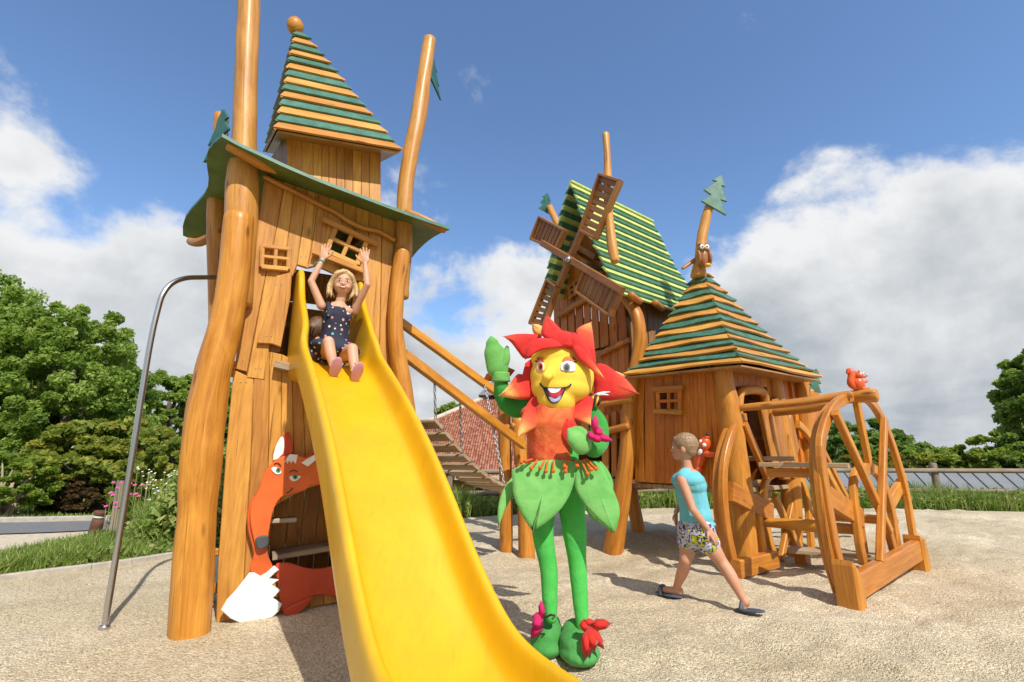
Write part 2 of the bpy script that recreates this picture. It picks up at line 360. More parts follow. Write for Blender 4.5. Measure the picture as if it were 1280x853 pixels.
def loop(pts, n=4):
    k = len(pts); P = [V((*p, 0)) for p in pts]; out = []
    for i in range(k):
        p0 = P[i - 1]; p1 = P[i]; p2 = P[(i + 1) % k]; p3 = P[(i + 2) % k]
        for q in range(n):
            t = q / n; out.append(.5 * ((2 * p1) + (p2 - p0) * t + (2 * p0 - 5 * p1 + 4 * p2 - p3) * t * t + (3 * p1 - p0 - 3 * p2 + p3) * t ** 3))
    return [(p.x, p.y) for p in out]
# ---------------------------------------------------------------- the ground
def edge_line(x):
    """kerb between sand and grass, world Y as a function of X (left side)"""
    return None
KERB_PX = [(-260, 760), (-100, 742), (0, 727), (60, 719), (110, 713), (160, 706), (215, 697)]
kerb = [G(*p) for p in KERB_PX]
kerb += [V((-3.4, 6.9, 0)), V((-2.6, 8.2, 0)), V((-1.4, 9.6, 0)), V((0.2, 10.6, 0)), V((3, 11.6, 0)), V((8, 11.6, 0)), V((13, 10.6, 0)), V((24, 7.0, 0))]
def drop(x, y):
    # terrain falls away beyond the fence on the centre and right
    e = 12.6 + .02 * x * x if x > -4 else 12.6 + (-4 - x) * 2.2
    t = min(max((y - e) / 5.0, 0), 1); return -3.0 * t * t * (3 - 2 * t)
def ground_z(x, y):
    z = 0
    if y > 2 and y < 12 and x > -4 and x < 10:
        z += .038 * mnoise.noise(V((x * 1.1, y * 1.1, 0))) + (.034 * mnoise.noise(V((x * 3.1, y * 3.1, 4))) + .021 * mnoise.noise(V((x * 8, y * 8, 2)))) * min(1, max(.3, (x + 1.5) * .5))
        for cx, cy, rx, ry, d in ((.9, 6.6, 1.1, .8, -.10), (1.9, 7.4, 1.2, .6, .07), (-.6, 5.9, .9, .7, -.06)):
            z += d * math.exp(-((x - cx) / rx) ** 2 - ((y - cy) / ry) ** 2)
    return z
def build_ground():
    N = 300
    def fn(u, v):
        x = -9 + 26 * u; y = -3 + 15.5 * v
        return V((x, y, ground_z(x, y)))
    # inside the kerb: sand play surface, fine grid
    b = MB(); nu, nv = 520, 330; vs = []; ok = []
    ky = [(k.x, k.y) for k in kerb]
    def lim(x):
        for i in range(len(ky) - 1):
            if ky[i][0] <= x <= ky[i + 1][0]:
                t = (x - ky[i][0]) / (ky[i + 1][0] - ky[i][0]); return ky[i][1] * (1 - t) + ky[i + 1][1] * t
        return ky[0][1] if x < ky[0][0] else ky[-1][1]
    x0 = ky[0][0]
    for j in range(nv + 1):
        for i in range(nu + 1):
            x = x0 + (22 - x0) * i / nu; y1 = lim(x); y = -4 + (y1 + 4) * j / nv
            vs.append((x, y, ground_z(x, y)))
    fs = [[j * (nu + 1) + i, j * (nu + 1) + i + 1, (j + 1) * (nu + 1) + i + 1, (j + 1) * (nu + 1) + i] for j in range(nv) for i in range(nu)]
    b.add(vs, fs, None, .5, 0, True); tag(b.build('ground', SAND), kind='structure')
    # terrain: big sheet
    b = MB(); xs = np.concatenate([np.linspace(-900, -60, 12), np.linspace(-55, 55, 75), np.linspace(60, 900, 12)]); ys = np.concatenate([np.linspace(-60, -6, 6), np.linspace(-5, 60, 60), np.linspace(70, 1500, 18)])
    vs = []
    for y in ys:
        for x in xs:
            z = drop(x, y) - .03
            if y < lim(x) + .2 and x > x0 + .5 and x < 21.5: z -= .16
            if y > 60: z = -3.0 + (1 + mnoise.noise(V((x * .01, y * .01, 3)))) * min((y - 60) * .012, 5)
            vs.append((float(x), float(y), z))
    nu = len(xs); fs = [[j * nu + i, j * nu + i + 1, (j + 1) * nu + i + 1, (j + 1) * nu + i] for j in range(len(ys) - 1) for i in range(nu - 1)]
    b.add(vs, fs, None, .5, 0, True); tag(b.build('terrain', SOIL), kind='structure')
    # concrete edging on the left
    b = MB(); KP = kerb[:7]
    for i in range(6):
        b.beam(KP[i] + V((0, .03, .0)), KP[i + 1] + V((0, .03, .0)), .07, .12, bev=.01)
    tag(b.build('kerb', CONC), kind='structure')
    # gravel path then road on the far left
    def strip(name, mat, pts_near, pts_far, z):
        b = MB(); n = len(pts_near)
        vs = [V((*p, z)) for p in pts_near] + [V((*p, z)) for p in pts_far]
        b.add(vs, [[i, i + 1, n + i + 1, n + i] for i in range(n - 1)], None, .5); return tag(b.build(name, mat), kind='structure')
    near = [G(-500, 745), G(-150, 712), G(0, 698), G(45, 688), G(95, 672), G(130, 662)]
    far = [G(-500, 690), G(-150, 674), G(0, 669), G(50, 668), G(95, 666), G(130, 661)]
    strip('path', PATHM, [p.xy for p in near], [p.xy for p in far], .012)
    n2 = [G(-500, 690), G(-150, 675), G(0, 670), G(60, 668), G(100, 666), G(140, 664)]
    f2 = [G(-500, 664), G(-150, 657), G(0, 655), G(60, 654), G(100, 653), G(140, 652)]
    strip('road', ASPHALT, [p.xy for p in n2], [p.xy for p in f2], .03)
    b = MB()
    for i in range(5): b.beam(V((*f2[i].xy, .03)), V((*f2[i + 1].xy, .03)), .12, .16, bev=.01)
    tag(b.build('kerb', CONC), kind='structure')
build_ground()

def leaves(centers, size, jitter=.5, nrm_up=.3, aspect=1.6):
    """numpy leaf quads (a bent diamond each) around centre points"""
    n = len(centers); c = np.asarray(centers, 'f')
    nn = rng.normal(size=(n, 3)); nn[:, 2] += nrm_up * 2; nn /= np.linalg.norm(nn, axis=1)[:, None]
    t = rng.normal(size=(n, 3)); t -= nn * (t * nn).sum(1)[:, None]; t /= np.linalg.norm(t, axis=1)[:, None]; b = np.cross(nn, t)
    s = size * (1 + jitter * rng.uniform(-1, 1, n))[:, None]
    p0 = c - t * s * aspect * .5; p1 = c + b * s * .5 + nn * s * .12; p2 = c + t * s * aspect * .5; p3 = c - b * s * .5 + nn * s * .12
    return np.stack([p0, p1, p2, p3], 1).reshape(-1, 3)
def quads_obj(name, vs, tint, mat, parent=None, loc=None):
    o0 = np.array(root_loc(parent) if parent else V(loc or (0, 0, 0)), 'f'); vs = np.asarray(vs, 'f') - o0; n = len(vs) // 4
    me = bpy.data.meshes.new(name); me.vertices.add(n * 4); me.vertices.foreach_set('co', vs.ravel()); me.loops.add(n * 4); me.loops.foreach_set('vertex_index', np.arange(n * 4, dtype='i'))
    me.polygons.add(n); me.polygons.foreach_set('loop_start', np.arange(0, n * 4, 4, dtype='i')); me.polygons.foreach_set('loop_total', np.full(n, 4, 'i'))
    a = me.attributes.new('tint', 'FLOAT', 'POINT'); a.data.foreach_set('value', np.repeat(np.asarray(tint, 'f'), 4)); me.materials.append(mat); me.update(); me.validate()
    o = bpy.data.objects.new(name, me); COL.objects.link(o)
    if parent: o.parent = parent
    else: o.location = tuple(float(x) for x in o0)
    return o
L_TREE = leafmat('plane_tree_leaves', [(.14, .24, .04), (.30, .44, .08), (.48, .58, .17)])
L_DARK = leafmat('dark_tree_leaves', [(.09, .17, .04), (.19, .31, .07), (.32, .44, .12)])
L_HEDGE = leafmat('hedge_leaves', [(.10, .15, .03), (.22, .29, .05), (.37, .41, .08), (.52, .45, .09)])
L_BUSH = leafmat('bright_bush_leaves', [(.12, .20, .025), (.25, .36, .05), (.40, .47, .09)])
L_RED = leafmat('copper_hedge_leaves', [(.06, .03, .02), (.13, .06, .035), (.18, .12, .05)])
L_ORCH = leafmat('far_hedge_leaves', [(.05, .09, .012), (.11, .16, .02), (.26, .22, .035), (.34, .18, .04)])
L_GRASS = leafmat('grass_blades', [(.09, .16, .025), (.19, .29, .05), (.31, .38, .10), (.56, .50, .27)], .3)
BARK = paint('tree_bark', (.13, .10, .075), .9, .3, 12, .8, bscale=25)
TWIG = paint('pale_twigs', (.40, .31, .22), .85, .2, 12)

def crown_pts(c, r, n, clumps, seed, shell=.55, low=-.8):
    """points in leaf clumps spread through an ellipsoid"""
    g = np.random.default_rng(seed); c = np.array(c); r = np.array(r); clumps = int(clumps * 1.7)
    d = g.normal(size=(clumps, 3)); d /= np.linalg.norm(d, axis=1)[:, None]; d[:, 2] = np.maximum(d[:, 2], low)
    rad = shell + (1 - shell) * g.random(clumps) ** .6
    cc = d * rad[:, None]; cs = g.uniform(.07, .18, clumps)
    k = g.integers(0, clumps, n); off = g.normal(size=(n, 3)); off /= np.linalg.norm(off, axis=1)[:, None]; off *= g.random((n, 1)) ** .45; off[:, 2] *= .62
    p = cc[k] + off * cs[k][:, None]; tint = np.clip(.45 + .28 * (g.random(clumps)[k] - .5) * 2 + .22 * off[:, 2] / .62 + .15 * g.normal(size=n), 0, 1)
    return p * r + c, tint, cc * r + c
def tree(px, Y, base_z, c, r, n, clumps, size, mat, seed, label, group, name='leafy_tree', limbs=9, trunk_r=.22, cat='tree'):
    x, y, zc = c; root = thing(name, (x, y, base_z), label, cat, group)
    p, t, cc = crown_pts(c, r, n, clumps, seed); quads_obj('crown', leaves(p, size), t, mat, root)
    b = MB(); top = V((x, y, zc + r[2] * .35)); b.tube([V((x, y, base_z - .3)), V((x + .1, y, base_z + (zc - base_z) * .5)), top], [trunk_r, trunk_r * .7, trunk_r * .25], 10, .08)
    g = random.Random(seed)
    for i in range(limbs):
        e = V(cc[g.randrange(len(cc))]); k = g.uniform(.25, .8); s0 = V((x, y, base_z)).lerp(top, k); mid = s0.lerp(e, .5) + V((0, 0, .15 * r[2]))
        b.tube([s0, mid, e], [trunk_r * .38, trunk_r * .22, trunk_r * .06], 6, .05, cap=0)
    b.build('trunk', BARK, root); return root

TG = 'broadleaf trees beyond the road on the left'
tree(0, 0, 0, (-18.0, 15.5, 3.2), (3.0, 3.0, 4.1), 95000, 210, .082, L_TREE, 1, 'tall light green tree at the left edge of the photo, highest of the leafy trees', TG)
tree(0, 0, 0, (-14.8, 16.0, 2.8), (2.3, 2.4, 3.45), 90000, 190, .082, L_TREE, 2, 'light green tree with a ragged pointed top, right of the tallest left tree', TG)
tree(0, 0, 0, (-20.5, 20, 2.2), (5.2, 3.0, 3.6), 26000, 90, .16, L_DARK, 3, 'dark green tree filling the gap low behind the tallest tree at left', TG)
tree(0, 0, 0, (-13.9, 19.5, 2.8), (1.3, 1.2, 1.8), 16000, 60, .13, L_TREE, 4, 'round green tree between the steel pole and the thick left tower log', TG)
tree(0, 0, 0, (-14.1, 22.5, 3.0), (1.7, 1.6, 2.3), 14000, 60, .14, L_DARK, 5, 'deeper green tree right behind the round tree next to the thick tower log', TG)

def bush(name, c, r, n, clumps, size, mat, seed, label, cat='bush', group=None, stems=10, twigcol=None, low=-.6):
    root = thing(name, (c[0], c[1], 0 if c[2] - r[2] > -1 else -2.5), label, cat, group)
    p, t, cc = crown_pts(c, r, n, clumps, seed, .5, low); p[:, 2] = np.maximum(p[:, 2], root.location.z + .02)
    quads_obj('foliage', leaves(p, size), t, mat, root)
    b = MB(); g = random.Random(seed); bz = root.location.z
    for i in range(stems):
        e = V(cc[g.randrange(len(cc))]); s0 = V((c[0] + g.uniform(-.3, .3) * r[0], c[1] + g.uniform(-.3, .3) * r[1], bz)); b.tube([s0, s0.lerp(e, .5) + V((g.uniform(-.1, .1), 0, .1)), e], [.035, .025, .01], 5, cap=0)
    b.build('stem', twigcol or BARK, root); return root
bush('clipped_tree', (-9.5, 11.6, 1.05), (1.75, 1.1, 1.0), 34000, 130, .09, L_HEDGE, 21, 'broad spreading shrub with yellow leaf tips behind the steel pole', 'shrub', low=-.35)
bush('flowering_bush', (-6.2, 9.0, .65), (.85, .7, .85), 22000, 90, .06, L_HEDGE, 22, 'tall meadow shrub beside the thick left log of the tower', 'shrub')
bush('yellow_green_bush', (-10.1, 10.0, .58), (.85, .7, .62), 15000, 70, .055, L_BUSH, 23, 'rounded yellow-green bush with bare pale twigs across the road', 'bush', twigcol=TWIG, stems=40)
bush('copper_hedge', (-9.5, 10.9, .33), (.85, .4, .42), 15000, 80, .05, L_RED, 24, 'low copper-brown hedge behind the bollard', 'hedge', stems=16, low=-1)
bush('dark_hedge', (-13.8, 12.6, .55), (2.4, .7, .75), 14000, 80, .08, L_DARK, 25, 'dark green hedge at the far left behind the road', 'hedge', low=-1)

def grass_patch(name, pts, hmin, hmax, seed, flowers=0, label=None):
    g = np.random.default_rng(seed); p = np.asarray(pts, 'f'); n = len(p); h = g.uniform(hmin, hmax, n) * (.6 + .8 * (np.sin(p[:, 0] * 2.1 + p[:, 1]) * .5 + .5)); a = g.uniform(0, 6.28, n); w = g.uniform(.004, .011, n)
    d = np.stack([np.cos(a), np.sin(a), 0 * a], 1); le = g.uniform(.1, .7, n)[:, None] * h[:, None]; b = g.uniform(0, 6.28, n); ld = np.stack([np.cos(b), np.sin(b), 0 * b], 1)
    z = np.array([0, 0, 1.]); p0 = p - d * w[:, None]; p1 = p + d * w[:, None]; mid = p + ld * le * .35 + z * h[:, None] * .6; top = p + ld * le + z * h[:, None]
    q1 = np.stack([p0, p1, mid + d * w[:, None] * .8, mid - d * w[:, None] * .8], 1); q2 = np.stack([mid - d * w[:, None] * .8, mid + d * w[:, None] * .8, top + d * w[:, None] * .15, top - d * w[:, None] * .15], 1)
    t = np.clip(g.normal(.42, .22, n), 0, 1); return tag(quads_obj(name, np.concatenate([q1, q2]).reshape(-1, 3), np.concatenate([t, t]), L_GRASS), label, None, None, 'stuff')
def lim_y(x):
    for i in range(len(kerb) - 1):
        if kerb[i].x <= x <= kerb[i + 1].x:
            t = (x - kerb[i].x) / (kerb[i + 1].x - kerb[i].x); return kerb[i].y * (1 - t) + kerb[i + 1].y * t
    return 99
pts = []
g = random.Random(5)
while len(pts) < 52000:
    x = g.uniform(-9.5, -2.6); y = g.uniform(4, 9.5); l = lim_y(x)
    if y < l + .06: continue
    # path side boundary: keep only right/near of the path
    lf = l + .75 + max(0, (x + 6.2)) * 1.7
    if y > lf + g.uniform(-.2, .3): continue
    pts.append((x, y, -.02)) if g.random() < .75 else None
tag(grass_patch('grass', pts, .06, .2, 31, label='rough green grass between the sand and the gravel path'))
pts = []
while len(pts) < 42000:
    x = g.uniform(-3.5, 22); l = lim_y(x); w = g.random() ** .8 * 1.6; y = l + .02 + w
    if x > 3.5 and g.random() < .25: pass
    pts.append((x, y, drop(x, y) - .03))
grass_patch('grass', pts, .12, .48, 32, label='long green grass along the fence behind the sand')
pts = []
while len(pts) < 14000:
    x = g.uniform(-16, -6.2); y = g.uniform(8.6, 13)
    if y < 9.35 - (x + 8) * .0: continue
    pts.append((x, y, -.03))
grass_patch('grass', pts, .04, .10, 33, label='short grass on the far verge of the road')
# wild flowers: tall stems with small blossoms
FL_W = paint('white_blossom', (.75, .72, .72), .8, .1); FL_P = paint('pink_blossom', (.62, .08, .30), .8, .15)
def flowers(name, n, area, mat, stemh, seed, label, r):
    g = random.Random(seed); b = MB()
    for i in range(n):
        px, py, Y = g.uniform(*area[0]), g.uniform(*area[1]), g.uniform(*area[2]); c = At(px, py, Y)
        b.tube([V((c.x + .03, c.y, 0)), V((c.x, c.y + .02, c.z * .6)), c], .0022, 4, sub=1, cap=0)
        for k in range(6):
            a = k * 1.05 + g.random(); d = V((math.cos(a), math.sin(a) * .6, .3 + math.sin(a) * .5)) * r; q = d.orthogonal().normalized() * r * .4
            b.add([c, c + d * .5 + q, c + d, c + d * .5 - q], [[0, 1, 2, 3]], None, .5, 1)
    return tag(b.build(name, [MATS['grass_blades'], mat]), label, None, None, 'stuff')
flowers('wild_flowers', 75, ((172, 235), (582, 662), (6.9, 8.2)), FL_W, .5, 3, 'white meadow flowers beside the thick tower log', .018)
flowers('wild_flowers', 16, ((130, 178), (600, 636), (6.3, 6.9)), FL_P, .5, 4, 'pink meadow flowers around the wooden post', .03)
# rough herb stems in the meadow
pts = []
while len(pts) < 16000:
    c = G(g.uniform(166, 250), g.uniform(650, 692)); pts.append((c.x, c.y + g.uniform(0, 1.2), 0))
wp = []; wt = []
while len(wp) < 95000:
    px = g.uniform(158, 256); c = G(px, g.uniform(652, 693)); hh = .25 + 1.1 * max(0, min(1, (px - 160) / 38)) * (.75 + .35 * mnoise.noise(V((px * .09, c.y * 1.5, 0)))) ; z = hh * g.random() ** .7
    wp.append((c.x + g.gauss(0, .03), c.y + g.uniform(0, .7) + .35 * z, z)); wt.append(min(1, max(0, g.gauss(.52 + .3 * mnoise.noise(V((px * .15, z * 4, 1))), .18))))
tag(quads_obj('tall_weeds', leaves(wp, .042, aspect=2.6), wt, L_GRASS), 'dense tall weeds between the wooden post and the thick tower log', None, None, 'stuff')
wp = []; wt = []
while len(wp) < 26000:
    x = g.uniform(-3, 21); k = mnoise.noise(V((x * .9, 3, 5))); y = lim_y(x) + g.uniform(.1, 1.4); wp.append((x, y, drop(x, y) + g.uniform(0, .32 + .25 * k))); wt.append(min(1, max(0, g.gauss(.45, .25))))
tag(quads_obj('fence_weeds', leaves(wp, .04, aspect=2.4), wt, L_GRASS), 'leafy weeds in the long grass along the fence', None, None, 'stuff')
wp = []; wt = []
while len(wp) < 20000:
    x = g.uniform(-9.5, -2.6); y = lim_y(x) + g.uniform(.03, .95 + max(0, x + 6.2) * 1.7); k = mnoise.noise(V((x * 2.2, y * 2.2, 5)))
    if k < -.05: continue
    wp.append((x, y, g.uniform(.0, .10 + .18 * k))); wt.append(min(1, max(0, g.gauss(.45, .2))))
tag(quads_obj('low_weeds', leaves(wp, .03, aspect=2.0), wt, L_GRASS), 'low broad-leaved weeds in the rough grass by the path', None, None, 'stuff')
grass_patch('tall_grass', pts, .12, .5, 34, label='tall meadow grass between the steel pole and the thick log')

# far hedge and trees on the right, beyond the metal roof
RG = 'trees and shrubs beyond the fence on the right'
tree(0, 0, -3, (22.9, 19.5, 3.1), (2.5, 2.4, 2.9), 90000, 190, .11, L_TREE, 41, 'tall leafy tree cut off by the right edge of the photo', RG, limbs=14)
hz = [(1035, 566, 30, 3.2, 2.4, 'darker round tree seen through the climbing arches'), (1085, 549, 33, 3.4, 3.2, 'taller of the round trees right behind the arch top'), (1050, 552, 37, 3.0, 3.2, 'half hidden round tree left of the taller one behind the arches'), (1125, 566, 34, 2.6, 2.4, 'small round tree just right of the climbing arches'),
      (1160, 575, 30, 2.4, 1.6, 'low green tree above the grey fence post on the right')]
for i, (px, py, Y, rx, rz, lab) in enumerate(hz):
    c = At(px, py, Y); tree(0, 0, -3, (c.x, c.y, c.z - rz * .55), (rx, rx * .8, rz), 12000, 60, .2, L_DARK if i != 4 else L_TREE, 50 + i, lab, RG, limbs=5)
for i, (px, Y, rx, rz, zt, mt, lab) in enumerate([(1010, 22, 1.7, 1.1, 584, L_ORCH, 'reddish-green shrub low behind the arches near the hut'), (1075, 22, 2.0, 1.2, 572, L_ORCH, 'orange-tinged shrub seen inside the front arch'), (1128, 22, 1.8, 1.1, 572, L_ORCH, 'orange-tinged shrub just right of the front arch'),
        (1185, 21, 1.9, 1.2, 566, L_HEDGE, 'green shrub right of the grey fence post'), (1235, 20, 2.1, 1.5, 548, L_BUSH, 'big fresh green shrub under the right edge tree'), (1290, 19.5, 2.0, 1.7, 545, L_DARK, 'dark shrub at the right edge under the tall tree')]):
    t = At(px, zt, Y); bush('shrub', (t.x, t.y, t.z - rz * .85), (rx, 1.2, rz), 15000, 70, .10, mt, 60 + i, lab, 'shrub', RG, low=-1)
c = At(540, 513, 15); tree(0, 0, -3, (c.x, c.y + 6, c.z - .6), (1.1, 1.1, 1.5), 9000, 40, .12, L_TREE, 70, 'small green tree top behind the house roof left of the rope bridge', None, limbs=5)
for i, (px, py) in enumerate(((815, 640), (842, 630), (875, 630), (903, 630))):
    c = At(px, py - 6, 14.5); bush('garden_shrub', (c.x, c.y, c.z - .15), (.65, .5, .5), 3500, 26, .07, L_BUSH, 80 + i, ['first low garden shrub under the hut beside the white wall', 'second garden shrub from the left under the hut floor', 'garden shrub under the hut behind the walking boy', 'garden shrub nearest the big right hut log'][i], 'shrub', 'garden shrubs seen under the hut', low=-1)

# distant hill
HILL = paint('far_hill', (.10, .15, .20), .95, .1, .02)
def hill(u, v):
    x = 60 + 380 * u; d = 420 + 150 * v; return V((x, d, -3 + 13 * math.sin(math.pi * v) * (math.sin(math.pi * u) ** .7) * (1 + .35 * mnoise.noise(V((u * 6, v * 2, 0))))))
tag(grid('hills', hill, 60, 10, HILL), kind='structure')

# ---------------------------------------------------------------- fences, metal roof, house
def log_fence(name, pts, hgt, rails, label, mat, zb=None, r=.055, capr=1.0):
    root = thing(name, (*pts[0][:2], 0), label, 'fence')
    zs = [drop(p[0], p[1]) if zb is None else zb for p in pts]
    for p, z in zip(pts, zs):
        b = MB(); b.tube([V((p[0], p[1], z - .1)), V((p[0] + random.uniform(-.02, .02), p[1], z + hgt + .12))], [r * 1.15, r], 10, .05); b.build('post', mat, root)
    for rz in rails:
        for i in range(len(pts) - 1):
            b = MB(); b.tube([V((pts[i][0], pts[i][1] - r * 1.0, zs[i] + rz)), V((pts[i + 1][0], pts[i + 1][1] - r * 1.0, zs[i + 1] + rz))], r * .75, 8, .05); b.build('rail', mat, root)
    return root
F = [(-2.9, 10.9), (-1.42, 11.2), (1.4, 11.9), (4.4, 12.4), (7.6, 12.6), (10.35, 12.2), (13.4, 11.7), (16.6, 11.1), (20.2, 10.2)]
log_fence('wooden_fence', F, .87, (.83, .36), 'grey round-rail wooden fence behind the sand and the play houses', W_FENCE, zb=0, r=.075)
P = [At(798, 612, 13.4), At(833, 612, 13.5), At(885, 612, 13.8), At(930, 612, 14), At(985, 612, 14.2)]
log_fence('pale_fence', [(p.x, p.y) for p in P], .85, (.80, .45), 'pale low wooden fence seen under the hut floor', W_PALE, zb=-.45, r=.06)
# grey standing-seam roof of the lower shed on the right
METAL = paint('grey_seam_metal', (.15, .165, .185), .6, .08, 3, .1); METAL2 = paint('grey_shed_wall', (.35, .33, .31), .8, .1)
def shed():
    root = thing('metal_roof_shed', (12, 17, -3), 'low shed with pale blue-grey ribbed metal roof behind the right fence', 'shed')
    a = At(905, 618, 15.2); z0 = -.25; z1 = .66; x0, x1 = 4.2, 27; y0, y1 = 16.3, 17.2
    def top(x, y): return V((x, y - .12 * (x - 4), z0 + (z1 - z0) * (y - y0) / (y1 - y0)))
    b = MB(); b.add([top(x0, y0), top(x1, y0), top(x1, y1), top(x0, y1)] + [top(x0, y0) - V((0, 0, .08)), top(x1, y0) - V((0, 0, .08)), top(x1, y1) - V((0, 0, .08)), top(x0, y1) - V((0, 0, .08))], [[0, 1, 2, 3], [7, 6, 5, 4], [0, 4, 5, 1], [1, 5, 6, 2], [2, 6, 7, 3], [3, 7, 4, 0]], None, .5)
    x = x0
    while x < x1: b.beam(top(x, y0 - .02) + V((0, 0, .025)), top(x, y1) + V((0, 0, .025)), .02, .04, V((1, 0, 0)), .004); x += .42
    b.build('roof', METAL, root)
    b = MB(); b.beam(V((15.5, 16.9, -1.9)), V((15.5, 19.5, -1.9)), 20, 3.0, V((1, -.12, 0)), .01); b.build('wall', METAL2, root)
shed()
# red tiled house
def tilemat():
    m, nt, p = base('clay_roof_tiles', .8); v = N_(nt, 'ShaderNodeTexCoord').outputs['Object']; at = N_(nt, 'ShaderNodeAttribute', attribute_name='gc').outputs['Vector']
    w = N_(nt, 'ShaderNodeSeparateXYZ'); nt.links.new(at, w.inputs[0])
    s1 = math_(nt, 'SINE', math_(nt, 'MULTIPLY', w.outputs[0], 2 * math.pi / .21)); fr = math_(nt, 'FRACT', math_(nt, 'MULTIPLY', w.outputs[1], 1 / .33))
    wn = N_(nt, 'ShaderNodeTexWhiteNoise', noise_dimensions='2D'); cb = N_(nt, 'ShaderNodeCombineXYZ'); nt.links.new(math_(nt, 'FLOOR', math_(nt, 'MULTIPLY', w.outputs[0], 1 / .21)), cb.inputs[0]); nt.links.new(math_(nt, 'FLOOR', math_(nt, 'MULTIPLY', w.outputs[1], 1 / .33)), cb.inputs[1]); nt.links.new(cb.outputs[0], wn.inputs['Vector'])
    c = ramp_(nt, wn.outputs['Value'], [(0, (.26, .08, .045)), (.5, (.43, .15, .085)), (1, (.60, .27, .16))])
    nt.links.new(c, p.inputs['Base Color']); h = math_(nt, 'ADD', math_(nt, 'MULTIPLY', s1, .5), math_(nt, 'MULTIPLY', fr, .8)); bump_(nt, p, h, 1.0, .06); return m
TILE = tilemat(); RIDGE = paint('ridge_tiles', (.52, .42, .34), .8, .2, 6); PLASTER = paint('salmon_plaster', (.60, .34, .21), .9, .06, 3); GLASSD = paint('dark_window_glass', (.035, .045, .055), .12, .2, 2)
FRAMEW = paint('white_window_frame', (.7, .68, .64), .5, .05)
def house():
    root = thing('tiled_house', (1, 19, -3), 'salmon house with red tiled hip roof seen behind the rope bridge', 'house')
    zE = .62
    def hip(x0, x1, y0, y1, zt, inset, name='roof'):
        A, B, C, D = V((x0, y0, zE)), V((x1, y0, zE)), V((x1, y1, zE)), V((x0, y1, zE)); ym = (y0 + y1) / 2
        if inset < 0: E = F_ = V(((x0 + x1) / 2, ym, zt))
        else: E, F_ = V((x0 + inset, ym, zt)), V((x1 - inset, ym, zt))
        b = MB()
        for quad, ud in (((A, B, F_, E), V((1, 0, 0))), ((B, C, F_), V((0, 1, 0))), ((C, D, E, F_), V((-1, 0, 0))), ((D, A, E), V((0, -1, 0)))):
            n_ = (quad[1] - quad[0]).cross(quad[2] - quad[0]).normalized(); vd = n_.cross(ud)
            b.add(list(quad), [list(range(len(quad)))], [V((q.dot(ud), q.dot(vd), 0)) for q in quad], .5)
        b.add([A, B, C, D], [[3, 2, 1, 0]], None, .5)
        b.beam(A - V((0, .03, .05)), B - V((0, .03, .05)), .06, .12, bev=.01, mi=1)
        b.build(name, [TILE, RIDGE], root)
        for p, q in ((A, E), (B, F_), (C, F_), (D, E)):
            r = MB(); r.tube([p, q], .09, 8, .1, sub=12); r.build('ridge_cap', RIDGE, root)
    hip(-6.0, 4.8, 14.2, 24, 3.65, -1)
    hip(-5.6, -1.6, 12.9, 16.5, 1.7, 1.7)
    b = MB(); b.beam(V((-.6, 14.8, -1.3)), V((-.6, 23.4, -1.3)), 9.8, 3.9, V((1, 0, 0)), .01); b.beam(V((-3.6, 13.3, -1.3)), V((-3.6, 15, -1.3)), 3.2, 3.85, V((1, 0, 0)), .01); b.build('wall', PLASTER, root)
    for x0, x1, y in ((-1.1, -.55, 14.78), (-.35, .05, 14.78), (1.6, 2.3, 14.78), (-3.0, -2.3, 13.28)):
        fr = MB(); z0, z1 = -1.2, .35
        for a, c in (((x0, z0), (x1, z0)), ((x0, z1), (x1, z1)), ((x0, z0), (x0, z1)), ((x1, z0), (x1, z1)), (((x0 + x1) / 2, z0), ((x0 + x1) / 2, z1))): fr.beam(V((a[0], y - .02, a[1])), V((c[0], y - .02, c[1])), .05, .05)
        w = fr.build('window', FRAMEW, root); b = MB(); b.prism([V((x0, y - .005, z0)), V((x1, y - .005, z0)), V((x1, y - .005, z1)), V((x0, y - .005, z1))], V((0, .02, 0)), .001); b.build('pane', GLASSD, w)
    sk = MB(); t = V((-.6, 19.1, 3.6)); sk.prism([t + V((-.7, -.7, -.15)), t + V((.7, -.7, -.15)), t + V((0, 0, .7))], V((0, .05, 0)), .005); sk.prism([t + V((-.7, -.7, -.15)), t + V((-.7, .7, -.15)), t + V((0, 0, .7))], V((.05, 0, 0)), .005); sk.prism([t + V((.7, -.7, -.15)), t + V((.7, .7, -.15)), t + V((0, 0, .7))], V((-.05, 0, 0)), .005)
    sk.build('skylight', METAL, root)
house()
# white garden wall seen under the hut
b = MB(); a, c = At(796, 632, 16), At(862, 632, 16); b.prism([V((a.x, 16, -1.6)), V((c.x, 16, -1.6)), V((c.x, 16, .0)), V((a.x, 16, .55))], V((0, .2, 0)), .01); tag(b.build('garden_wall', paint('white_render', (.68, .62, .55), .9, .06)), 'sloping white garden wall seen under the hut', 'wall')
# red bent pipe at the sand's edge
b = MB(); b.tube([G(573, 655), At(573, 640, 10.2), At(569, 634, 10.2), At(562, 633, 10.2), At(556, 637, 10.2)], .035, 8); tag(b.build('red_play_bar', paint('red_metal', (.6, .03, .03), .4, .1)), 'small red bent metal bar behind the slide near the fence', 'play bar')

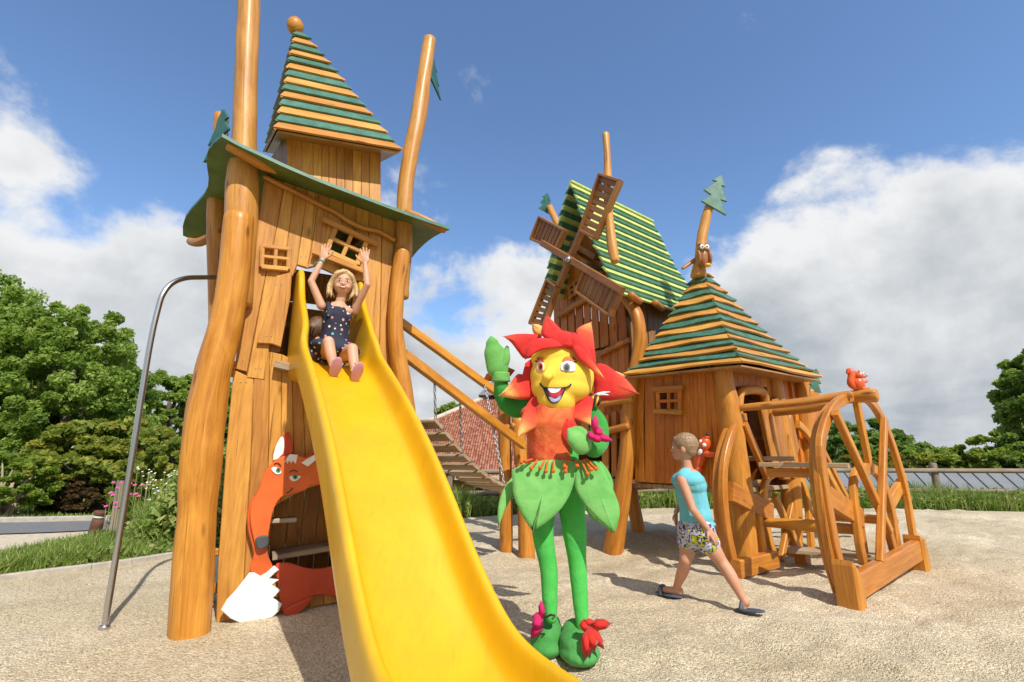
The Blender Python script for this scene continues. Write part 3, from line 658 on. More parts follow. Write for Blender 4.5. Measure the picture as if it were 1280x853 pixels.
# ---------------------------------------------------------------- steel pole, bollard, post
def steel_pole():
    base_ = G(130, 787); Y = base_.y
    pts = [(130, 789), (140, 726), (163, 585), (186, 440), (198, 385), (205, 366), (216, 354), (232, 348), (252, 347), (275, 347)]
    Ys = [Y, Y, Y, Y, Y + .02, Y + .04, Y + .1, Y + .2, Y + .35, Y + .55]
    root = thing('fireman_pole', base_, 'bent shiny steel pole left of the thick tower log', 'pole')
    b = MB(); P_ = [At(x, y, q) for (x, y), q in zip(pts, Ys)]; P_[0].z = -.05; b.tube(P_, .021, 16, sub=6); b.build('pole', STEEL, root)
    b = MB(); b.tube([base_ + V((0, 0, -.01)), base_ + V((0, 0, .02))], .035, 16); b.build('foot_collar', STEEL, root)
steel_pole()
RUST = paint('rusty_steel', (.11, .045, .025), .75, .35, 8)
c = G(113, 682); root = thing('bollard', c, 'short rust-brown bollard light leaning in the grass', 'bollard')
b = MB(); b.tube([c + V((0, 0, -.05)), c + V((.045, 0, .34))], .072, 20, cap=.05); b.build('body', RUST, root)
b = MB(); b.tube([c + V((.048, 0, .355)), c + V((.052, 0, .385))], .066, 20, cap=.05); b.build('light_band', FRAMEW, root)
b = MB(); b.tube([c + V((.053, 0, .395)), c + V((.06, 0, .435))], .078, 20, cap=.1); b.build('cap', RUST, root)
c = G(142, 672); root = thing('wooden_post', c, 'weathered square timber post with metal strip among the pink flowers', 'post')
b = MB(); b.beam(c - V((0, 0, .05)), At(153, 601, c.y), .11, .1, V((1, 0, 0)), .01); b.build('timber', W_FENCE, root)
b = MB(); b.beam(At(144, 632, c.y - .06), At(148.5, 600, c.y - .06), .03, .02, V((1, 0, 0)), .003); b.build('metal_strip', STEEL, root)
# ---------------------------------------------------------------- tall slide tower (left)
AT = R(27)
TO = G(275, 778); TU = V((math.cos(AT), math.sin(AT), 0)); TN = V((math.sin(AT), -math.cos(AT), 0))
def T(px, py, off=0.0): return Hit(px, py, TO, TN, off)
tower = thing('play_tower', TO, 'tall crooked wooden slide tower with striped green pointed turret and fox cut-out', 'play tower')
UPZ = V((0, 0, 1))
def planks(polys, name, mat, f, back, parent, off=0, bev=.005, screws=True):
    b = MB()
    for i, pl in enumerate(polys):
        o = off + random.uniform(-.004, .004); P_ = [f(x, y, o) for x, y in pl]; b.prism(P_, back, bev, UPZ)
        if screws:
            cx = sum(p[0] for p in pl) / len(pl)
            for ys in (min(p[1] for p in pl) + 16, max(p[1] for p in pl) - 14):
                for dx in (-3.2, 3.2):
                    if max(p[1] for p in pl) - min(p[1] for p in pl) > 60:
                        xs = [p[0] for p in pl if abs(p[1] - ys) < 40] or [cx]; q = f((min(xs) + max(xs)) / 2 + dx, ys, o); b.ball(q, .0055, None, 8, 4, 1)
    return b.build(name, [mat, CHAIN], parent)
up = [[(333, 195), (357, 206), (354, 240), (342, 303), (333, 339), (308.6, 465), (293, 461), (300, 410), (308, 359), (324, 266), (330, 222)],
      [(357.4, 206), (371, 213), (367, 247), (359, 305), (350, 345), (337, 431), (331, 475), (308.9, 472), (333.4, 339), (342.4, 303), (354.4, 240)],
      [(371.4, 213), (386, 220), (382, 254), (371, 331), (366, 345), (350.4, 345), (359.4, 305), (367.4, 247)],
      [(386.4, 220), (400, 226), (396, 264), (387, 322), (384, 335), (371.4, 331), (382.4, 254)],
      [(400.4, 226), (413, 232), (409, 282), (403, 330), (384.4, 335), (387.4, 322), (396.4, 264)],
      [(413.4, 232), (430, 239), (427, 286), (424, 284), (409.4, 282)], [(430.4, 239), (446, 245), (444, 294), (427.4, 286)], [(446.4, 245), (462, 252), (460, 302), (444.4, 294)],
      [(409.4, 282.5), (424, 284), (411, 314), (404, 312)], [(403.6, 312), (411, 314), (427, 321), (424, 345), (402, 335)], [(427.4, 321), (443, 329), (441, 350), (424.4, 345)], [(458, 301.5), (460, 302), (456, 352), (441.4, 350), (443, 329)],
      [(462.4, 252), (478, 260), (477, 297), (476, 359), (473, 470), (455, 462), (456.4, 352), (460.4, 302)], [(478.4, 260), (497, 268), (492, 302), (488.5, 360), (490, 481), (473.4, 470), (476.4, 359), (477.4, 297)]]
planks(up, 'upper_planks', W_PLANK, T, -TN * .035, tower)
planks([[(345, 345), (365, 340), (363, 372), (351, 434), (340, 430), (321, 429), (333, 392), (341, 366)]], 'loose_plank', W_PLANK, T, -TN * .03, tower, .04)
lo = [[(292, 462), (317, 474), (313, 580), (306, 700), (303, 775), (270, 779), (273, 700), (283, 560)], [(317.4, 474), (329, 470), (337, 440), (335, 580), (333, 700), (334, 772), (303.4, 775), (306.4, 700), (313.4, 580)],
      [(337.4, 440), (352, 443), (351, 580), (350, 628), (334.4, 640), (335.4, 580)], [(352.4, 443), (365, 449), (367, 580), (369, 618), (350.4, 628), (351.4, 580)], [(365.4, 449), (377, 459), (382, 580), (386, 610), (369.4, 618), (367.4, 580)],
      [(377.4, 459), (392, 470), (400, 580), (405, 604), (386.4, 610), (382.4, 580)], [(392.4, 470), (412, 470), (420, 580), (425, 600), (405.4, 604), (400.4, 580)], [(412.4, 470), (432, 470), (442, 580), (446, 700), (446, 750), (426, 752), (425.4, 600)],
      [(432.4, 470), (452, 470), (462, 580), (466, 745), (446.4, 750), (446.4, 700)], [(452.4, 470), (472, 476), (480, 580), (484, 740), (466.4, 745), (462.4, 580)], [(472.4, 476), (491, 482), (497, 580), (500, 736), (484.4, 740), (480.4, 580)],
      [(334.4, 716), (352, 714), (352, 768), (334.4, 772)], [(352.4, 714), (368, 712), (368, 764.5), (352.4, 768)], [(368.4, 712), (386, 712), (386, 760.5), (368.4, 764.5)], [(386.4, 712), (405, 711), (405, 756.5), (386.4, 760.5)], [(405.4, 711), (425.6, 710), (425.6, 752), (405.4, 756.5)]]
planks(lo, 'lower_planks', W_PLANK, T, -TN * .035, tower, -.01)
TD = 1.45  # tower depth
def TL(u, d, z): return V((TO.x, TO.y, 0)) + TU * u - TN * d + V((0, 0, z))     # tower local: along front, into depth, up
WID = (T(492, 400) - T(292, 461)).dot(TU); zfl = T(350, 452).z
# inner back wall of the lower room, floor, back screen of the upper room
b = MB(); x = .05
while x < WID - .1:
    w = random.uniform(.09, .13); b.prism([TL(x, .42, .02), TL(x + w, .42, .02), TL(x + w, .42, zfl - .06), TL(x, .42, zfl - .06)], -TN * .03, .004, UPZ); x += w + .004
b.build('inner_planks', W_TRIM, tower)
b = MB(); b.beam(T(340, 694, -.22), T(432, 679, -.22), .30, .04, -TN); b.build('shelf', W_GREY, tower)
b = MB(); b.beam(T(336, 651, -.10), T(370, 649, -.10), .14, .035, -TN); b.build('shelf', W_GREY, tower)
b = MB()
for k in range(8): b.beam(TL(.02, .1 + k * .17, zfl - .02), TL(WID - .02, .1 + k * .17, zfl - .02), .16, .04, TN)
b.build('platform', W_GREY, tower)
b = MB(); b.beam(T(343, 456, .02), T(372, 463, .02), .12, .065, -TN); b.build('platform_edge', W_GREY, tower)
for p_, q_, w_, h_ in ((T(286, 461, -.01), T(294, 462, -.01), .1, .12), (T(266, 690, -.2), T(285, 690, -.2), .05, .05), (T(260, 735, -.3), T(280, 736, -.3), .05, .07)):
    b = MB(); b.beam(p_, q_, w_, h_, -TN); b.build('cross_block', W_TRIM, tower)
b = MB()
for (u0, u1, z0, z1) in ((0, .30, 0, 2.9), (1.3, WID, 0, 2.9), (0, WID, zfl + .30, zfl + .66), (0, WID, zfl + .72, zfl + .90), (0, WID, zfl + .97, 3.3)):
    x = u0
    while x < u1 - .02:
        w = min(random.uniform(.09, .12), u1 - x); b.prism([TL(x, TD, z0), TL(x + w, TD, z0), TL(x + w, TD, z1), TL(x, TD, z1)], -TN * .03, .002, UPZ); x += w + .001
b.build('back_planks', W_TRIM, tower)
flat_back = MB(); flat_back.prism([T(x, y, -.045) for x, y in ((331, 215), (386, 232), (370, 340), (364, 345), (350, 440), (334, 443), (330, 480), (292, 480), (295, 458), (312, 359), (327, 266))], -TN * .01, .001, UPZ); flat_back.build('gap_backing', W_DARK, tower)  # dark backing sheet added so no bright sky shows between the planks
b = MB(); zt = T(345, 235).z
for k in range(12):
    d0 = .06 + k * .115; b.prism([TL(.03, d0, .05), TL(.03, d0 + .111, .05), TL(.03, d0 + .111, zt), TL(.03, d0, zt)], TU * .03, .004, UPZ)
for k in range(12):
    d0 = .06 + k * .115; z0 = 0 if k > 8 or k < 3 else 3.0
    b.prism([TL(WID - .03, d0, z0), TL(WID - .03, d0 + .111, z0), TL(WID - .03, d0 + .111, 3.2), TL(WID - .03, d0, 3.2)], -TU * .03, .004, UPZ)
b.build('side_planks', W_DARK, tower)
# wavy trim and top trim
b = MB(); tl = bez([(330, 221), (352, 232), (375, 243), (398, 255), (420, 266), (438, 278), (456, 286), (474, 290), (493, 301)], 3)
b.tube([T(x, y, .045) for x, y in tl], .024, 10, .1, sub=2, flat=1.0); b.build('wavy_trim', W_TRIM, tower)
# windows
def lattice(name, f, c, mat, off, w=.042, hbars=1, vbars=1, over=.0, parent=tower, th=.035):
    """window lattice: c = corners tl, tr, br, bl in pixels"""
    tl, tr, br, bl = [f(x, y, off) for x, y in c]; b = MB(); nrm = (tr - tl).cross(bl - tl).normalized()
    def bar(a, d, k=1.0, dz=0): dd = (d - a).normalized() * over; b.beam(a - dd + nrm * dz, d + dd + nrm * dz, w * k, th, (d - a).normalized().cross(nrm), .006)
    bar(tl, tr); bar(bl, br, 1.1); bar(tl, bl, 1, .002); bar(tr, br, 1, .002)
    for i in range(vbars): t = (i + 1) / (vbars + 1); bar(tl.lerp(tr, t), bl.lerp(br, t), .85, .004)
    for i in range(hbars): t = (i + 1) / (hbars + 1); bar(tl.lerp(bl, t), tr.lerp(br, t), .8, .001)
    return b.build(name, mat, parent)
lattice('small_window_frame', T, [(328, 308), (362, 312), (360, 337), (327, 334)], W_PLANK, .03, .038)
lattice('big_window_frame', T, [(421, 283), (459, 301), (446, 331), (408, 314)], W_PLANK, .03, .045)
b = MB(); b.beam(T(403, 274, .05), T(472, 306, .05), .04, .05, -TN); b.build('window_rail', W_TRIM, tower); b = MB(); b.beam(T(391, 315, .05), T(455, 340, .05), .045, .05, -TN); b.build('window_rail', W_TRIM, tower)
# logs
def logpts(lst, f=T): return [f(x, y, o) for x, y, o in lst]
def rpx(lst, f=T): return [r * ((f(x, y, o) - EYE).dot(V((0, CS, SN)))) / FPX for (x, y, o), r in lst]
def log(name, lst, mat, parent, wob=.05, seg=20, f=T, cap=.3, ground=True):
    P_ = [f(x, y, o) for x, y, o, r in lst]; rr = [r * ((p - EYE).dot(V((0, CS, SN)))) / FPX for p, (x, y, o, r) in zip(P_, lst)]
    if ground: d = (P_[1] - P_[0]).normalized(); P_[0] = P_[0] - d * (P_[0].z + .12) / max(d.z, .3)
    b = MB(); b.tube(P_, rr, seg, wob, sub=5, cap=cap, tint=random.uniform(.45, .75)); return b.build(name, mat, parent)
log('log_post', [(237, 792, .16, 23), (243, 700, .16, 22.5), (247, 640, .16, 21), (252, 575, .16, 23), (258, 520, .16, 22), (268, 460, .16, 19.5), (283, 400, .16, 18), (294, 330, .16, 17.5), (299, 272, .15, 16.5)], W_LOG, tower, .045)
log('log_post', [(297, 380, .03, 17), (302, 250, .03, 19), (306, 170, .03, 13.5), (308, 90, .03, 13), (311, 20, .03, 12.5), (313, -60, .03, 12)], W_POLE, tower, .05, ground=False)
log('log_post', [(243, 770, -.5, 17), (244, 690, -.5, 19), (240, 640, -.5, 15), (246, 580, -.5, 11)], W_LOG, tower, .05, ground=True)
log('log_post', [(512, 700, .07, 13), (509, 560, .07, 13), (504, 490, .07, 12), (497, 440, .07, 10.5), (494, 400, .07, 9), (497, 360, .07, 9), (501, 330, .07, 10), (503, 315, .07, 9.5)], W_LOG, tower, .05)
log('log_post', [(503, 372, .0, 8), (505, 300, .0, 10.5), (507, 240, .0, 9.5), (514, 190, .0, 9.5), (524, 140, .0, 10), (531, 90, .0, 8.5), (537, 50, .0, 8)], W_POLE, tower, .06, ground=False)
log('log_post', [(275, 420, -.75, 12), (272, 330, -.75, 11), (272, 270, -.8, 12), (274, 200, -.85, 9), (277, 145, -.85, 8)], W_LOG, tower, .06, ground=False)
# tree cut-outs at the pole tops (seen edge on)
def cutout(name, pts3, back, mat, parent): b = MB(); b.prism(pts3, back, .004, UPZ); return b.build(name, mat, parent)
TREE = [(0, 1.0), (.32, .66), (.17, .66), (.44, .32), (.22, .32), (.55, -.02), (-.55, -.02), (-.22, .32), (-.44, .32), (-.17, .66), (-.32, .66)]
def tree_sign(c, s, ex, ey, nrm, parent, mat=P_GREEN2): return cutout('tree_cutout', [c + ex * x * s + ey * y * s for x, y in TREE], nrm * .025, mat, parent)
c = T(541, 106, -.12); ed = (-TN * .78 + TU * .58).normalized(); tree_sign(c + V((0, 0, -.0)), .43, ed, (UPZ - TU * .10).normalized(), TU, tower)
c = T(269, 190, -.72); tree_sign(c, .5, (-TN * .9 + TU * -.45).normalized(), UPZ, TU, tower)
# main roof sheet: wavy skirt, front edge high left to low right
fe = bez([(278, 167), (300, 179), (330, 193), (360, 207), (400, 224), (450, 243), (500, 262), (563, 284)], 4); FE = [T(x, y, .36) for x, y in fe]
be = bez([(232, 292), (250, 300), (280, 305), (330, 318), (400, 330), (450, 338), (490, 345), (508, 330)], 4); BE = [T(x, y, -1.55) for x, y in be]
ridge = [a.lerp(c_, .5) + UPZ * (.18 + .10 * math.sin(math.pi * i / (len(FE) - 1))) for i, (a, c_) in enumerate(zip(FE, BE))]
def roofsheet():
    n = len(FE); m = 12; vs = []; 
    for L_ in (0, -.03):
        for j in range(m + 1):
            t = j / m
            for i in range(n):
                p = FE[i] * (1 - t) ** 2 + ridge[i] * 2 * t * (1 - t) + BE[i] * t * t
                e = (1 - i / (n - 1)); p = p + TU * (-.05 * math.sin(t * 9) * max(0, e - .8) * 5); vs.append(p + UPZ * L_)
    K = n * (m + 1); fs = []
    for j in range(m):
        for i in range(n - 1):
            a = j * n + i; fs += [[a, a + 1, a + n + 1, a + n], [K + a, K + a + n, K + a + n + 1, K + a + 1]]
    for i in range(n - 1): fs.append([i, K + i, K + i + 1, i + 1]); a = m * n + i; fs.append([a, a + 1, K + a + 1, K + a])
    for j in range(m): a = j * n; fs.append([a, a + n, K + a + n, K + a]); a = j * n + n - 1; fs.append([a, K + a, K + a + n, a + n])
    b = MB(); b.add(vs, fs, None, .5); b.m = [(1 if i >= 2 * m * (n - 1) else 0) for i in range(len(fs))]; b.build('skirt_roof', [P_OLIVE, P_GREEN], tower)
roofsheet()
b = MB(); b.tube([T(285, 183, .30), T(305, 193, .27), T(325, 204, .22), T(345, 214, .14)], [.035, .045, .05, .03], 8, .05, flat=.8); b.build('rafter', W_TRIM, tower)
b = MB(); b.tube([T(508, 266, .18), T(530, 275, .24), T(556, 288, .30)], [.045, .045, .035], 8, .05, flat=.8); b.build('rafter', W_TRIM, tower)
b = MB(); b.tube([T(238, 302, -1.2), T(250, 303, -1.0), T(275, 290, -.7)], [.04, .045, .04], 8, .05); b.build('rafter', W_TRIM, tower)
# turret
def TQ(px, py, o): return T(px, py, o)
b = MB(); seam = [(358, 361), (377, 378), (391, 392), (402, 402), (411, 411), (421, 420), (431, 431), (441, 441), (452, 451), (462, 461), (476, 476)]
for (t0, b0), (t1, b1) in zip(seam[:-1], seam[1:]):
    yt0 = 162 + (t0 - 350) * .19; yt1 = 162 + (t1 - 350) * .19; b.prism([TQ(t0 + .3, yt0, -.12), TQ(t1, yt1, -.12), TQ(b1, 285, -.12), TQ(b0 + .3, 285, -.12)], -TN * .03, .004, UPZ)
b.build('turret_planks', W_PLANK, tower)
tw = (TQ(476, 187, -.12) - TQ(358, 166, -.12)).length; dL = (-TN * .85 - TU * .22).normalized()
b = MB(); p0 = TQ(359, 166, -.125); q0 = TQ(361, 285, -.125); k0 = tw / 7
for k in range(7):
    a = dL * (k * k0 + .01); c_ = dL * ((k + 1) * k0); b.prism([p0 + a, p0 + c_, q0 + c_, q0 + a], TU * .03, .004, UPZ)
b.build('turret_side_planks', W_DARK, tower); b = MB(); p0 = TQ(475, 187, -.125); q0 = TQ(475.5, 285, -.125)
for k in range(7):
    a = dL * (k * k0 + .01); c_ = dL * ((k + 1) * k0); b.prism([p0 + a, p0 + c_, q0 + c_, q0 + a], -TU * .03, .004, UPZ)
b.build('turret_side_planks', W_DARK, tower)
def banded_pyramid(base4, apex, ridge_fn, rows, name, mats, parent, t_end=1.0, over=.035, th=.022, first=0, wavy=.0, jit=.2):
    """pyramid roof of overlapping boards; base4 in order around; alternating materials"""
    b = MB(); n = len(base4); cen = sum((V(p) for p in base4), V((0, 0, 0))) / n
    def P(i, t): return ridge_fn(i % n, t)
    for k in range(rows):
        t0 = k / rows * t_end; t1 = min((k + 1.12) / rows * t_end, t_end + .0 if k == rows - 1 else 1)
        for i in range(n):
            a0, c0, a1, c1 = P(i, t0), P(i + 1, t0), P(i, t1), P(i + 1, t1)
            nn = (c0 - a0).cross(a1 - a0).normalized()
            if nn.dot((a0 + c0) / 2 - cen) < 0 and nn.z < 0 or nn.z < 0: nn = -nn
            ex = (c0 - a0).normalized() * th; o = over * (1 + random.uniform(-jit, jit)); m_ = 5; tint = random.random()
            top = []; bot = []
            for q in range(m_ + 1):
                s_ = q / m_; wv = wavy * math.sin(s_ * math.pi * 2.2 + k * 1.7 + i) ; lo_ = a0.lerp(c0, s_) + nn * o + V((0, 0, wv)) + ex * (2 * s_ - 1) * (o / th) * .9; hi_ = a1.lerp(c1, s_) + nn * .004; bot.append(lo_); top.append(hi_)
            vs = []
            for q in range(m_ + 1): vs += [bot[q], bot[q] - nn * th, top[q] - nn * .02, top[q] + nn * .004]
            fs = []
            for q in range(m_):
                s0 = q * 4; fs += [[s0, s0 + 4, s0 + 7, s0 + 3], [s0 + 1, s0, s0 + 4, s0 + 5], [s0 + 2, s0 + 1, s0 + 5, s0 + 6]]
            fs += [[0, 1, 2, 3], [m_ * 4 + 3, m_ * 4 + 2, m_ * 4 + 1, m_ * 4]]
            gd = ex.normalized(); off = V((random.uniform(0, 50), random.uniform(0, 50), 0)); gs = [V(((x - a0).dot(gd), (x - a0).dot(UPZ), (x - a0).dot(nn))) + off for x in vs]
            b.add(vs, fs, gs, tint, (k + first) % 2)
    return b.build(name, mats, parent)
FL, FR = TQ(347, 164, .10), TQ(499, 190, .10)
BL = T(333, 190, -.95); BR = FR + (BL - FL); AP = T(372, 36, -.40)
bb = [FL, FR, BR, BL]
banded_pyramid(bb, AP, lambda i, t: bb[i].lerp(AP, t), 14, 'turret_roof', [W_ROOF, P_GREEN], tower, .965, .035)
b = MB(); b.prism([FL - UPZ * .012, FR - UPZ * .012, BR - UPZ * .012, BL - UPZ * .012], UPZ * .02, .002, TU); b.build('soffit', W_DARK, tower)
b = MB(); b.ball(T(369, 33, -.40), (.085, .085, .10)); b.build('finial', W_LOG, tower)
# fox cut-out
def F(x, y): return (260 + x / 3.282, 530 + y / 3.28)
def flat(name, pts, mat, off, th, parent, sm=3, f=T, bev=.006, nrm=TN):
    q = loop(pts, sm) if sm > 1 else pts; b = MB(); b.prism([f(x, y, off) for x, y in q], -nrm * th, bev, UPZ, tint=.5); return b.build(name, mat, parent)
fx = flat('fox_cutout', [F(335, 572), F(400, 592), F(455, 596), F(505, 586), F(560, 560), F(600, 640), F(600, 720), F(530, 728), (418, 746), F(480, 703), F(430, 705), F(395, 752), F(335, 775), F(303, 768), F(298, 740), F(290, 690), F(285, 640), F(275, 590), F(290, 572)], P_FOXR, .06, .03, tower, 2)
flat('fox_leg', [F(430, 712), F(395, 760), F(350, 790), F(312, 782), F(322, 760), F(370, 735)], P_FOXR, .085, .025, fx, 3)
flat('fox_neck', [F(185, 300), F(162, 360), F(162, 430), F(180, 500), F(186, 540), F(172, 590), F(180, 612), F(215, 622), F(250, 612), F(267, 590), F(248, 545), F(245, 500), F(252, 400), F(240, 320)], P_FOXN, .065, .025, fx, 3)
flat('fox_head', [F(268, 155), F(310, 132), F(360, 126), F(400, 140), F(432, 128), F(470, 150), F(470, 245), F(425, 250), F(398, 272), F(340, 290), F(300, 302), F(272, 345), F(257, 400), F(247, 465), F(230, 508), F(200, 508), F(183, 455), F(173, 400), F(178, 330), F(212, 262), F(224, 212)], P_FOX, .095, .025, fx, 2)
flat('fox_ear', [F(266, 152), F(278, 95), F(300, 55), F(330, 31), F(345, 72), F(346, 118), F(312, 132)], P_FOXR, .07, .02, fx, 2)
flat('fox_ear', [F(385, 150), F(405, 132), F(440, 112), F(480, 90), F(480, 150), F(430, 180)], P_FOXR, .07, .02, fx, 2)
flat('inner_ear', [F(268, 150), F(276, 98), F(300, 53), F(312, 66), F(308, 122)], P_WHITE, .079, .01, fx, 2, bev=.002)
flat('inner_ear', [F(383, 160), F(405, 145), F(445, 122), F(445, 145), F(410, 175)], P_WHITE, .103, .01, fx, 1, bev=.002)
flat('forehead_tuft', [F(313, 158), F(335, 124), F(369, 127), F(360, 164), F(348, 150), F(342, 163), F(334, 150), F(325, 164), F(322, 150)], P_WHITE, .103, .01, fx, 1, bev=.002)
tail = flat('tail_tip', [F(52, 765), F(75, 725), F(110, 688), F(140, 650), F(170, 612), F(190, 612), F(215, 626), F(240, 612), F(272, 583), F(291, 600), F(272, 615), F(250, 636), F(290, 641), F(262, 662), F(297, 684), F(266, 716), F(304, 740), F(290, 770), F(262, 796), F(200, 806), F(135, 819), F(92, 800)], P_WHITE, .09, .028, fx, 1)
eyel = flat('eye', [F(260, 182), F(278, 177), F(298, 190), F(300, 203), F(284, 208), F(266, 196)], P_WHITE, .103, .01, fx, 2, bev=.002)
flat('iris', [F(279, 188), F(288, 179), F(297, 188), F(296, 197), F(288, 200), F(280, 196)], P_EYE, .107, .006, eyel, 2, bev=.001); flat('pupil', [F(285, 188), F(289, 184), F(293, 188), F(289, 193)], P_BLACK, .111, .006, eyel, 2, bev=.001)
eyer = flat('eye', [F(333, 220), F(345, 213), F(375, 213), F(381, 217), F(365, 232), F(345, 235)], P_WHITE, .103, .01, fx, 2, bev=.002)
flat('iris', [F(349, 213), F(367, 213), F(366, 224), F(357, 228), F(350, 223)], P_EYE, .107, .006, eyer, 2, bev=.001); flat('pupil', [F(354, 214), F(361, 214), F(360, 221), F(355, 221)], P_BLACK, .111, .006, eyer, 2, bev=.001)
flat('nose', [F(193, 480), F(205, 465), F(235, 459), F(249, 470), F(246, 500), F(222, 514), F(203, 512)], P_NOSE, .12, .03, fx, 3, bev=.009)
b = MB()
for a in ([F(333, 200), F(350, 191), F(368, 196)], [F(322, 283), F(335, 278), F(348, 262)], [F(270, 165), F(285, 160), F(300, 172)]): b.tube([T(x, y, .103) for x, y in a], .0035, 5, cap=0)
b.build('face_lines', P_BLACK, fx)

# ---------------------------------------------------------------- slide
SD = V((.559, -.829, 0)).normalized(); SR = V((-SD.y, SD.x, 0)); SE = V((-1.63, 4.09, 0))
SPROF = [(-.3, 1.905), (-.1, 1.905), (.1, 1.905), (.3, 1.89), (.5, 1.82), (1.0, 1.50), (1.48, 1.14), (1.74, .91), (2.0, .66), (2.19, .49), (2.4, .345), (2.6, .28), (2.9, .255), (3.4, .25)]
def bedz(s):
    P_ = SPROF
    for i in range(len(P_) - 1):
        if s <= P_[i + 1][0] or i == len(P_) - 2:
            (x0, y0), (x1, y1) = P_[i], P_[i + 1]; m0 = (y1 - P_[i - 1][1]) / (x1 - P_[i - 1][0]) if i > 0 else (y1 - y0) / (x1 - x0); m1 = (P_[i + 2][1] - y0) / (P_[i + 2][0] - x0) if i + 2 < len(P_) else (y1 - y0) / (x1 - x0)
            h = x1 - x0; t = (s - x0) / h; return (2 * t ** 3 - 3 * t ** 2 + 1) * y0 + (t ** 3 - 2 * t ** 2 + t) * h * m0 + (-2 * t ** 3 + 3 * t ** 2) * y1 + (t ** 3 - t ** 2) * h * m1
def bed(s): p = SE + SD * s; return V((p.x, p.y, bedz(s)))
BOT = SE + SD * 2.9
def wallh(s):
    if s < .04: return .84
    if s < .52: return .84 - .68 * ((s - .04) / .48) ** .7
    return .16
SW = .235
def slide():
    root = thing('slide', V((BOT.x, BOT.y - .9, 0)), 'long bright yellow plastic slide coming down from the tower towards the camera', 'slide')
    prof = []
    def section(s):
        h = wallh(s); w = SW + (.02 if s > .4 else .0); q = []
        q += [(-w - .035, -.16), (-w - .045, -.02), (-w - .05, h * .5), (-w - .052, h - .02), (-w - .045, h + .012), (-w - .024, h + .026), (-w - .002, h + .014), (-w + .006, h - .02), (-w + .014, h * .5), (-w + .035, h * .18 if h < .3 else .05), (-w + .085, .012), (-w + .15, 0), (0, -.004)]
        r = [(-a, c_) for a, c_ in reversed(q[:-1])]; return q + r
    b = MB(); ss = [-.10, -.05, 0, .05, .10, .15, .20, .25, .30, .35, .40, .45, .5] + [.5 + .1 * k for k in range(1, 27)]
    vs = []; m_ = len(section(0))
    for s in ss:
        c_ = bed(s); d = (bed(s + .02) - bed(s - .02)).normalized(); up = SR.cross(d); up = up if up.z > 0 else -up
        if s < .45: k = max(0, min(1, s / .45)); up = (UPZ * (1 - k) + up * k).normalized()
        for a, h in section(s): vs.append(c_ + SR * a + up * h)
    fs = [[i * m_ + j, i * m_ + j + 1, (i + 1) * m_ + j + 1, (i + 1) * m_ + j] for i in range(len(ss) - 1) for j in range(m_ - 1)]
    fs += [[i * m_ + m_ - 1, i * m_, (i + 1) * m_, (i + 1) * m_ + m_ - 1] for i in range(len(ss) - 1)]
    b.add(vs, fs, None, .5, 0, True); o = b.build('chute', P_SLIDE, root)
    md = o.modifiers.new('bevelled', 'SUBSURF'); md.levels = 1; md.render_levels = 2
    b = MB(); e = bed(3.0); b.beam(e + SR * -.15 + V((0, 0, -.32)), e + SR * -.15 - V((0, 0, .03)), .06, .06); b.beam(e + SR * .15 + V((0, 0, -.32)), e + SR * .15 - V((0, 0, .03)), .06, .06); b.build('foot', STEEL, root)
slide()

